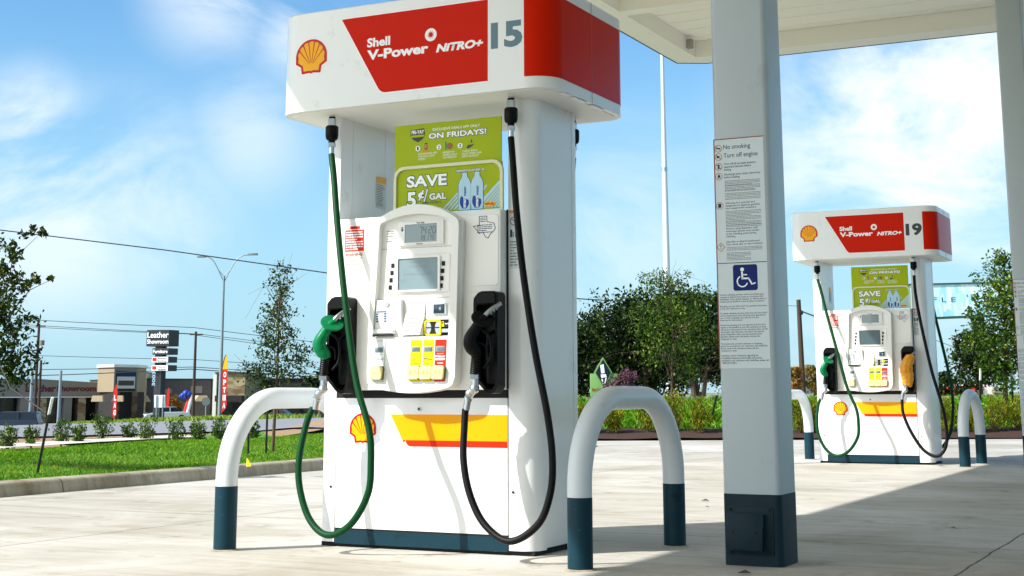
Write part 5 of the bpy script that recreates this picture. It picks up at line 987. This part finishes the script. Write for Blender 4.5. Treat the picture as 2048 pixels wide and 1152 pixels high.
MB().tube([(lx(367),0,-.2),(lx(376),0,lz(808)),(lx(382),0,lz(790))], [0.28,0.25,0.20], 10).build('red_leg', FR, T); MB().tube([(lx(372),-.1,-.2),(lx(380),-.1,lz(808)),(lx(385),-.1,lz(790))], [0.21,0.19,0.15], 10).build('white_leg', WTXT, T)
q = MB()
for x, y, r in ((378,789,.26),(372,787,.3),(366,791,.25),(371,794,.22),(361,793,.16)): q.ball((lx(x), -.1, lz(y)), r*1.25, n=10)
q.build('blue_top', mat('inflatable_blue', srgb(30, 60, 160), .5), T)
# vehicles
TYRE = mat('tyre', srgb(20,20,20), .8); CARGLASS = mat('car_glass', srgb(24, 36, 42), .12, spec=.35, var=.1); LAMP = mat('headlamp', srgb(220,226,230), .1); TAIL = mat('tail_lamp', srgb(150,16,16), .2)
def car(label, name, paint, px, ytop, D, rot, L=4.7, Hh=1.45, suv=False):
    T, lx, lz = bgthing(name, label, 'car', px, D, 'vehicles parked before the shops', 0, rot); top = lz(ytop); z0 = top-Hh; T.location.z += z0; Wd = .9; f = L/2
    prof = [(-f,.32),(-f+.05,.62),(-f+.25,.74),(-f*.42,.92),(f*.62,.95),(f-.12,.88),(f,.6),(f-.03,.3)] if not suv else [(-f,.35),(-f+.02,.8),(-f+.2,.95),(-f*.5,1.05),(f*.95,1.08),(f,.9),(f,.35)]
    MB().prism(rpoly(prof[::-1], .06, 3), -Wd, Wd, bev=.06).build('body', paint, T)
    cab = [(-f*.46,.88),(-f*.12,Hh-.04),(f*.32,Hh-.03),(f*.66,.92)] if not suv else [(-f*.5,1.0),(-f*.22,Hh-.04),(f*.9,Hh-.05),(f*.97,1.03)]
    b = MB(); lo = .82; hi = .62; b.add([(cab[0][0],-lo,cab[0][1]),(cab[1][0],-hi,cab[1][1]),(cab[2][0],-hi,cab[2][1]),(cab[3][0],-lo,cab[3][1]),(cab[0][0],lo,cab[0][1]),(cab[1][0],hi,cab[1][1]),(cab[2][0],hi,cab[2][1]),(cab[3][0],lo,cab[3][1])], [(0,3,2,1),(4,5,6,7),(0,1,5,4),(2,3,7,6),(1,2,6,5),(0,4,7,3)]); b.build('window', CARGLASS, T, smooth=False)
    r = MB(); r.add([(cab[1][0]-.1,-hi-.02,cab[1][1]-.05),(cab[1][0],-hi*.9,Hh),(cab[2][0],-hi*.9,Hh),(cab[2][0]+.15,-hi-.03,cab[2][1]-.08),(cab[1][0]-.1,hi+.02,cab[1][1]-.05),(cab[1][0],hi*.9,Hh),(cab[2][0],hi*.9,Hh),(cab[2][0]+.15,hi+.03,cab[2][1]-.08)], [(0,3,2,1),(4,5,6,7),(0,1,5,4),(1,2,6,5),(2,3,7,6)]); m_ = (cab[1][0]+cab[2][0])/2
    r.box(m_-.05, m_+.05, -lo+.0, -hi+.0, .9, Hh-.06).box(m_-.05, m_+.05, hi, lo, .9, Hh-.06); r.build('roof', paint, T)
    for sx in (-.6, .6):
        for sy in (-1, 1):
            w = MB().tube([(sx*f,sy*(Wd-.2),.33),(sx*f,sy*(Wd-.14),.33),(sx*f,sy*(Wd+.01),.33)], [.30,.33,.33], 18).build('wheel', TYRE, T); MB().tube([(sx*f,sy*(Wd+.0),.33),(sx*f,sy*(Wd+.018),.33)], .2, 14).build('rim', GALV, w)
    for sy in (-1, 1): MB().box(-f-.01, -f+.16, sy*.62-.16, sy*.62+.16, .62, .74, bev=.02).build('headlight', LAMP, T); MB().box(f-.12, f+.012, sy*.66-.14, sy*.66+.14, .7, .84, bev=.02).build('tail_light', TAIL, T)
    return T
SILV = mat('silver_car_paint', srgb(206, 210, 214), .25, metal=.3, coat=.6); DBLUE = mat('dark_blue_car_paint', srgb(28, 44, 62), .25, metal=.2, coat=.6); MRED = mat('dark_red_car_paint', srgb(120, 28, 24), .25, coat=.6); GRAPH = mat('graphite_car_paint', srgb(44, 48, 52), .3, coat=.6)
car('large silver sedan parked right of the white sign back', 'parked_car', SILV, 335, 813.5, 150, R_(18))
car('smaller silver sedan partly seen left of the large silver sedan', 'parked_car', SILV, 279, 825, 165, R_(62))
car('dark blue suv at the left edge of the view', 'parked_car', DBLUE, 22, 823, 120, R_(4), 5., 1.75, True)
car('dark red car seen under the left hoop bollard', 'parked_car', MRED, 556, 819, 150, R_(-8), 4.6, 1.5)
car('graphite car half hidden between the bollard and pump 15', 'parked_car', GRAPH, 632, 819, 150, R_(4), 4.7, 1.5, True)
# ================================================================== FAR THINGS ON THE RIGHT
T, lx, lz = bgthing('flagpole', 'very tall white tapered pole between pump 15 and the near column', 'pole', 1339, 60); lean = 0.
MB().tube([(0,0,-.3),(lean*.3,0,lz(520)),(lean*1.4,0,lz(0))], [.16,.14,.06], 16).build('shaft', BOLW, T); MB().tube([(lean*.62,0,lz(330)),(lean*.64,0,lz(322))], [.125,.12], 14).build('joint_collar', CHROME, T)
T, lx, lz = bgthing('utility_pole', 'leaning weathered utility pole left of pump 19', 'pole', 1607, 60)
MB().tube([(0,0,-.3),(lx(1604.5),0,lz(597))], [.125,.09], 10).build('shaft', TIMBER, T); MB().tube([(lx(1604.5),0,lz(615)),(lx(1611),-.1,lz(622)),(lx(1630),-.2,lz(630)),(lx(1680),-.3,lz(650))], .03, 6).build('cable', WIRE, T); MB().box(lx(1604),lx(1611),-.2,.0,lz(628),lz(621),bev=.02).build('splice_box', DARK, T)
wire('thin line from the near column to the leaning pole left of pump 19', [(1440,608),(1598,612)], 62, .012); wire('thin slanting line right of pump 19 behind the bush', [(1870,680),(1905,693),(1990,706)], 62, .012)
T, lx, lz = bgthing('hotel_building', 'distant tan hotel with a white windowed wing left of pump 19', 'building', 1610, 260, dz=0.)
MB().box(lx(1560), lx(1607), 0, 20, -3, lz(733)).build('wall', TAN, T, smooth=False); MB().box(lx(1607.2), lx(1700), 1, 20, -3, lz(736)).build('wing_wall', STONEL, T, smooth=False)
MB().prism([(lx(1603),lz(737)),(lx(1630),lz(737)),(lx(1617),lz(728))], .5, 12).build('gable', TAN, T, smooth=False)
for r in range(5):
    for c in range(3):
        x = 1610+c*6.5; y = 745+r*9; f = MB().box(lx(x)-.03, lx(x+4)+.03, .9, .98, lz(y+5)-.03, lz(y)+.03).build('window', WTXT, T, smooth=False); MB().box(lx(x), lx(x+4), .87, .9, lz(y+5), lz(y)).build('pane', mat('hotel_glass', srgb(96,110,122), .2), f, smooth=False)
BBG = mat('billboard_green', srgb(22, 78, 64), .5, var=.1); T, lx, lz = bgthing('billboard', 'pale blue billboard on a thick green post, lettered FLE', 'billboard', 1970, 165)
MB().tube([(lx(1972),1.2,-1),(lx(1972),1.2,lz(606))], .75, 18).build('post', BBG, T)
def bbmat():
    m = mat('billboard_print', srgb(190, 232, 240), .6); t = m.node_tree; b = t.nodes['Principled BSDF']; tcn = N(t, 'ShaderNodeTexCoord'); mp = N(t, 'ShaderNodeMapping'); mp.inputs['Scale'].default_value = (2.2, 1, .8); v = N(t, 'ShaderNodeTexVoronoi', i_Scale=1.2, distance='CHEBYCHEV'); t.links.new(tcn.outputs['Object'], mp.inputs[0]); t.links.new(mp.outputs[0], v.inputs['Vector']); sp = N(t, 'ShaderNodeSeparateColor'); t.links.new(v.outputs['Color'], sp.inputs[0]); cr = N(t, 'ShaderNodeValToRGB'); e = cr.color_ramp.elements; e[0].color = srgb(150,214,232); e[1].color = srgb(226,240,244); t.links.new(sp.outputs[0], cr.inputs[0]); t.links.new(cr.outputs[0], b.inputs['Base Color']); return m
tilt = 5.; bb = MB(); bb.prism([(lx(1800),lz(636)),(lx(2060),lz(625)),(lx(2060),lz(562)),(lx(1800),lz(568))], -.3, .2); panel = bb.build('panel', bbmat(), T, smooth=False)
MB().prism([(lx(1798),lz(568.3)),(lx(2062),lz(562.3)),(lx(2062),lz(559.5)),(lx(1798),lz(565.5))], -.45, .3).build('top_rail', BBG, T, smooth=False); MB().prism([(lx(1798),lz(640)),(lx(2062),lz(630)),(lx(2062),lz(625.3)),(lx(1798),lz(636.3))], -1.2, .3).build('catwalk', BBG, T, smooth=False)
for ch, x in zip('FLE', (1874, 1893, 1912)): text(ch, (lx(x), lx(x+9), lz(602), lz(592.5)), -.32, NAVY, panel, 'billboard_lettering', bold=-.005)
T, lx, lz = bgthing('low_shop', 'small red and white shop roof beyond the berm at far right', 'building', 1970, 120)
MB().box(lx(1940), lx(1966), 0, 8, -2, lz(771)).build('red_wall', FR, T, smooth=False); MB().box(lx(1966.2), lx(1992), .2, 8, -2, lz(769)).build('white_wall', CAPM, T, smooth=False); MB().prism([(lx(1986),lz(785)),(lx(1988),lz(772)),(lx(2006),lz(780)),(lx(2010),lz(790))], -.5, 8).build('roof', STUCCO, T, smooth=False)
SGN = mat('sign_green_paint', srgb(104, 150, 76), .6, var=.08); T, lx, lz = bgthing('lawn_sign', 'green monument sign with a dark diamond emblem in front of the dark trees', 'sign', 1205, 29.5)
MB().box(lx(1181), lx(1236), 0, .12, -.3, lz(747), bev=.006).build('board', SGN, T); dm = [(lx(1207),lz(714)),(lx(1225),lz(745)),(lx(1207),lz(777)),(lx(1189),lz(745))]
MB().prism(dm, -.02, .16).build('diamond', SGN, T, smooth=False); dd = MB().prism(inset(dm[::-1], .025), -.026, -.02).build('diamond_face', NAVY if False else DTEAL, T, smooth=False)
MB().prism([(lx(1201),lz(730)),(lx(1208),lz(728)),(lx(1210),lz(746)),(lx(1203),lz(747))], -.03, -.026).prism([(lx(1202),lz(749)),(lx(1212),lz(748)),(lx(1214),lz(754)),(lx(1203),lz(756))], -.03, -.026).prism([(lx(1203),lz(758)),(lx(1206),lz(758)),(lx(1207),lz(769)),(lx(1205),lz(766))], -.03, -.026).prism([(lx(1211),lz(756)),(lx(1214),lz(755)),(lx(1211),lz(766)),(lx(1209),lz(768))], -.03, -.026).build('chair_emblem', WTXT, dd, smooth=False)
text('Park Center', (lx(1184),lx(1208),lz(783),lz(776)), -.003, mat('sign_brown', srgb(140,70,24), .6), T, 'sign_lettering', bold=.05)
# bits lying on the concrete
for px, py, s, nm in ((1410,1003,.05,'larger dark dry leaf on the sunlit slab between bollard and column'), (1413,1017,.03,'small dark dry leaf below the larger one on the sunlit slab'), (1906,1060,.035,'dark dry leaf on the shaded slab right of the near column'), (1488,1149,.05,'dark dry leaf in front of the near column base')):
    d = (at(px, py, 1)-CAM); p = CAM+d*(-CAM[2]/d[2]); b = MB(); b.add([(-s*.6,0,.003),(0,-s*.3,.012),(s*.6,.01,.004),(.0,s*.35,.016)], [(0,1,2,3)]); o = b.build('dry_leaf', BARK, smooth=False); o.location = (p[0], p[1], .002); tag(o, nm, 'leaf', 'dry leaves on the concrete')
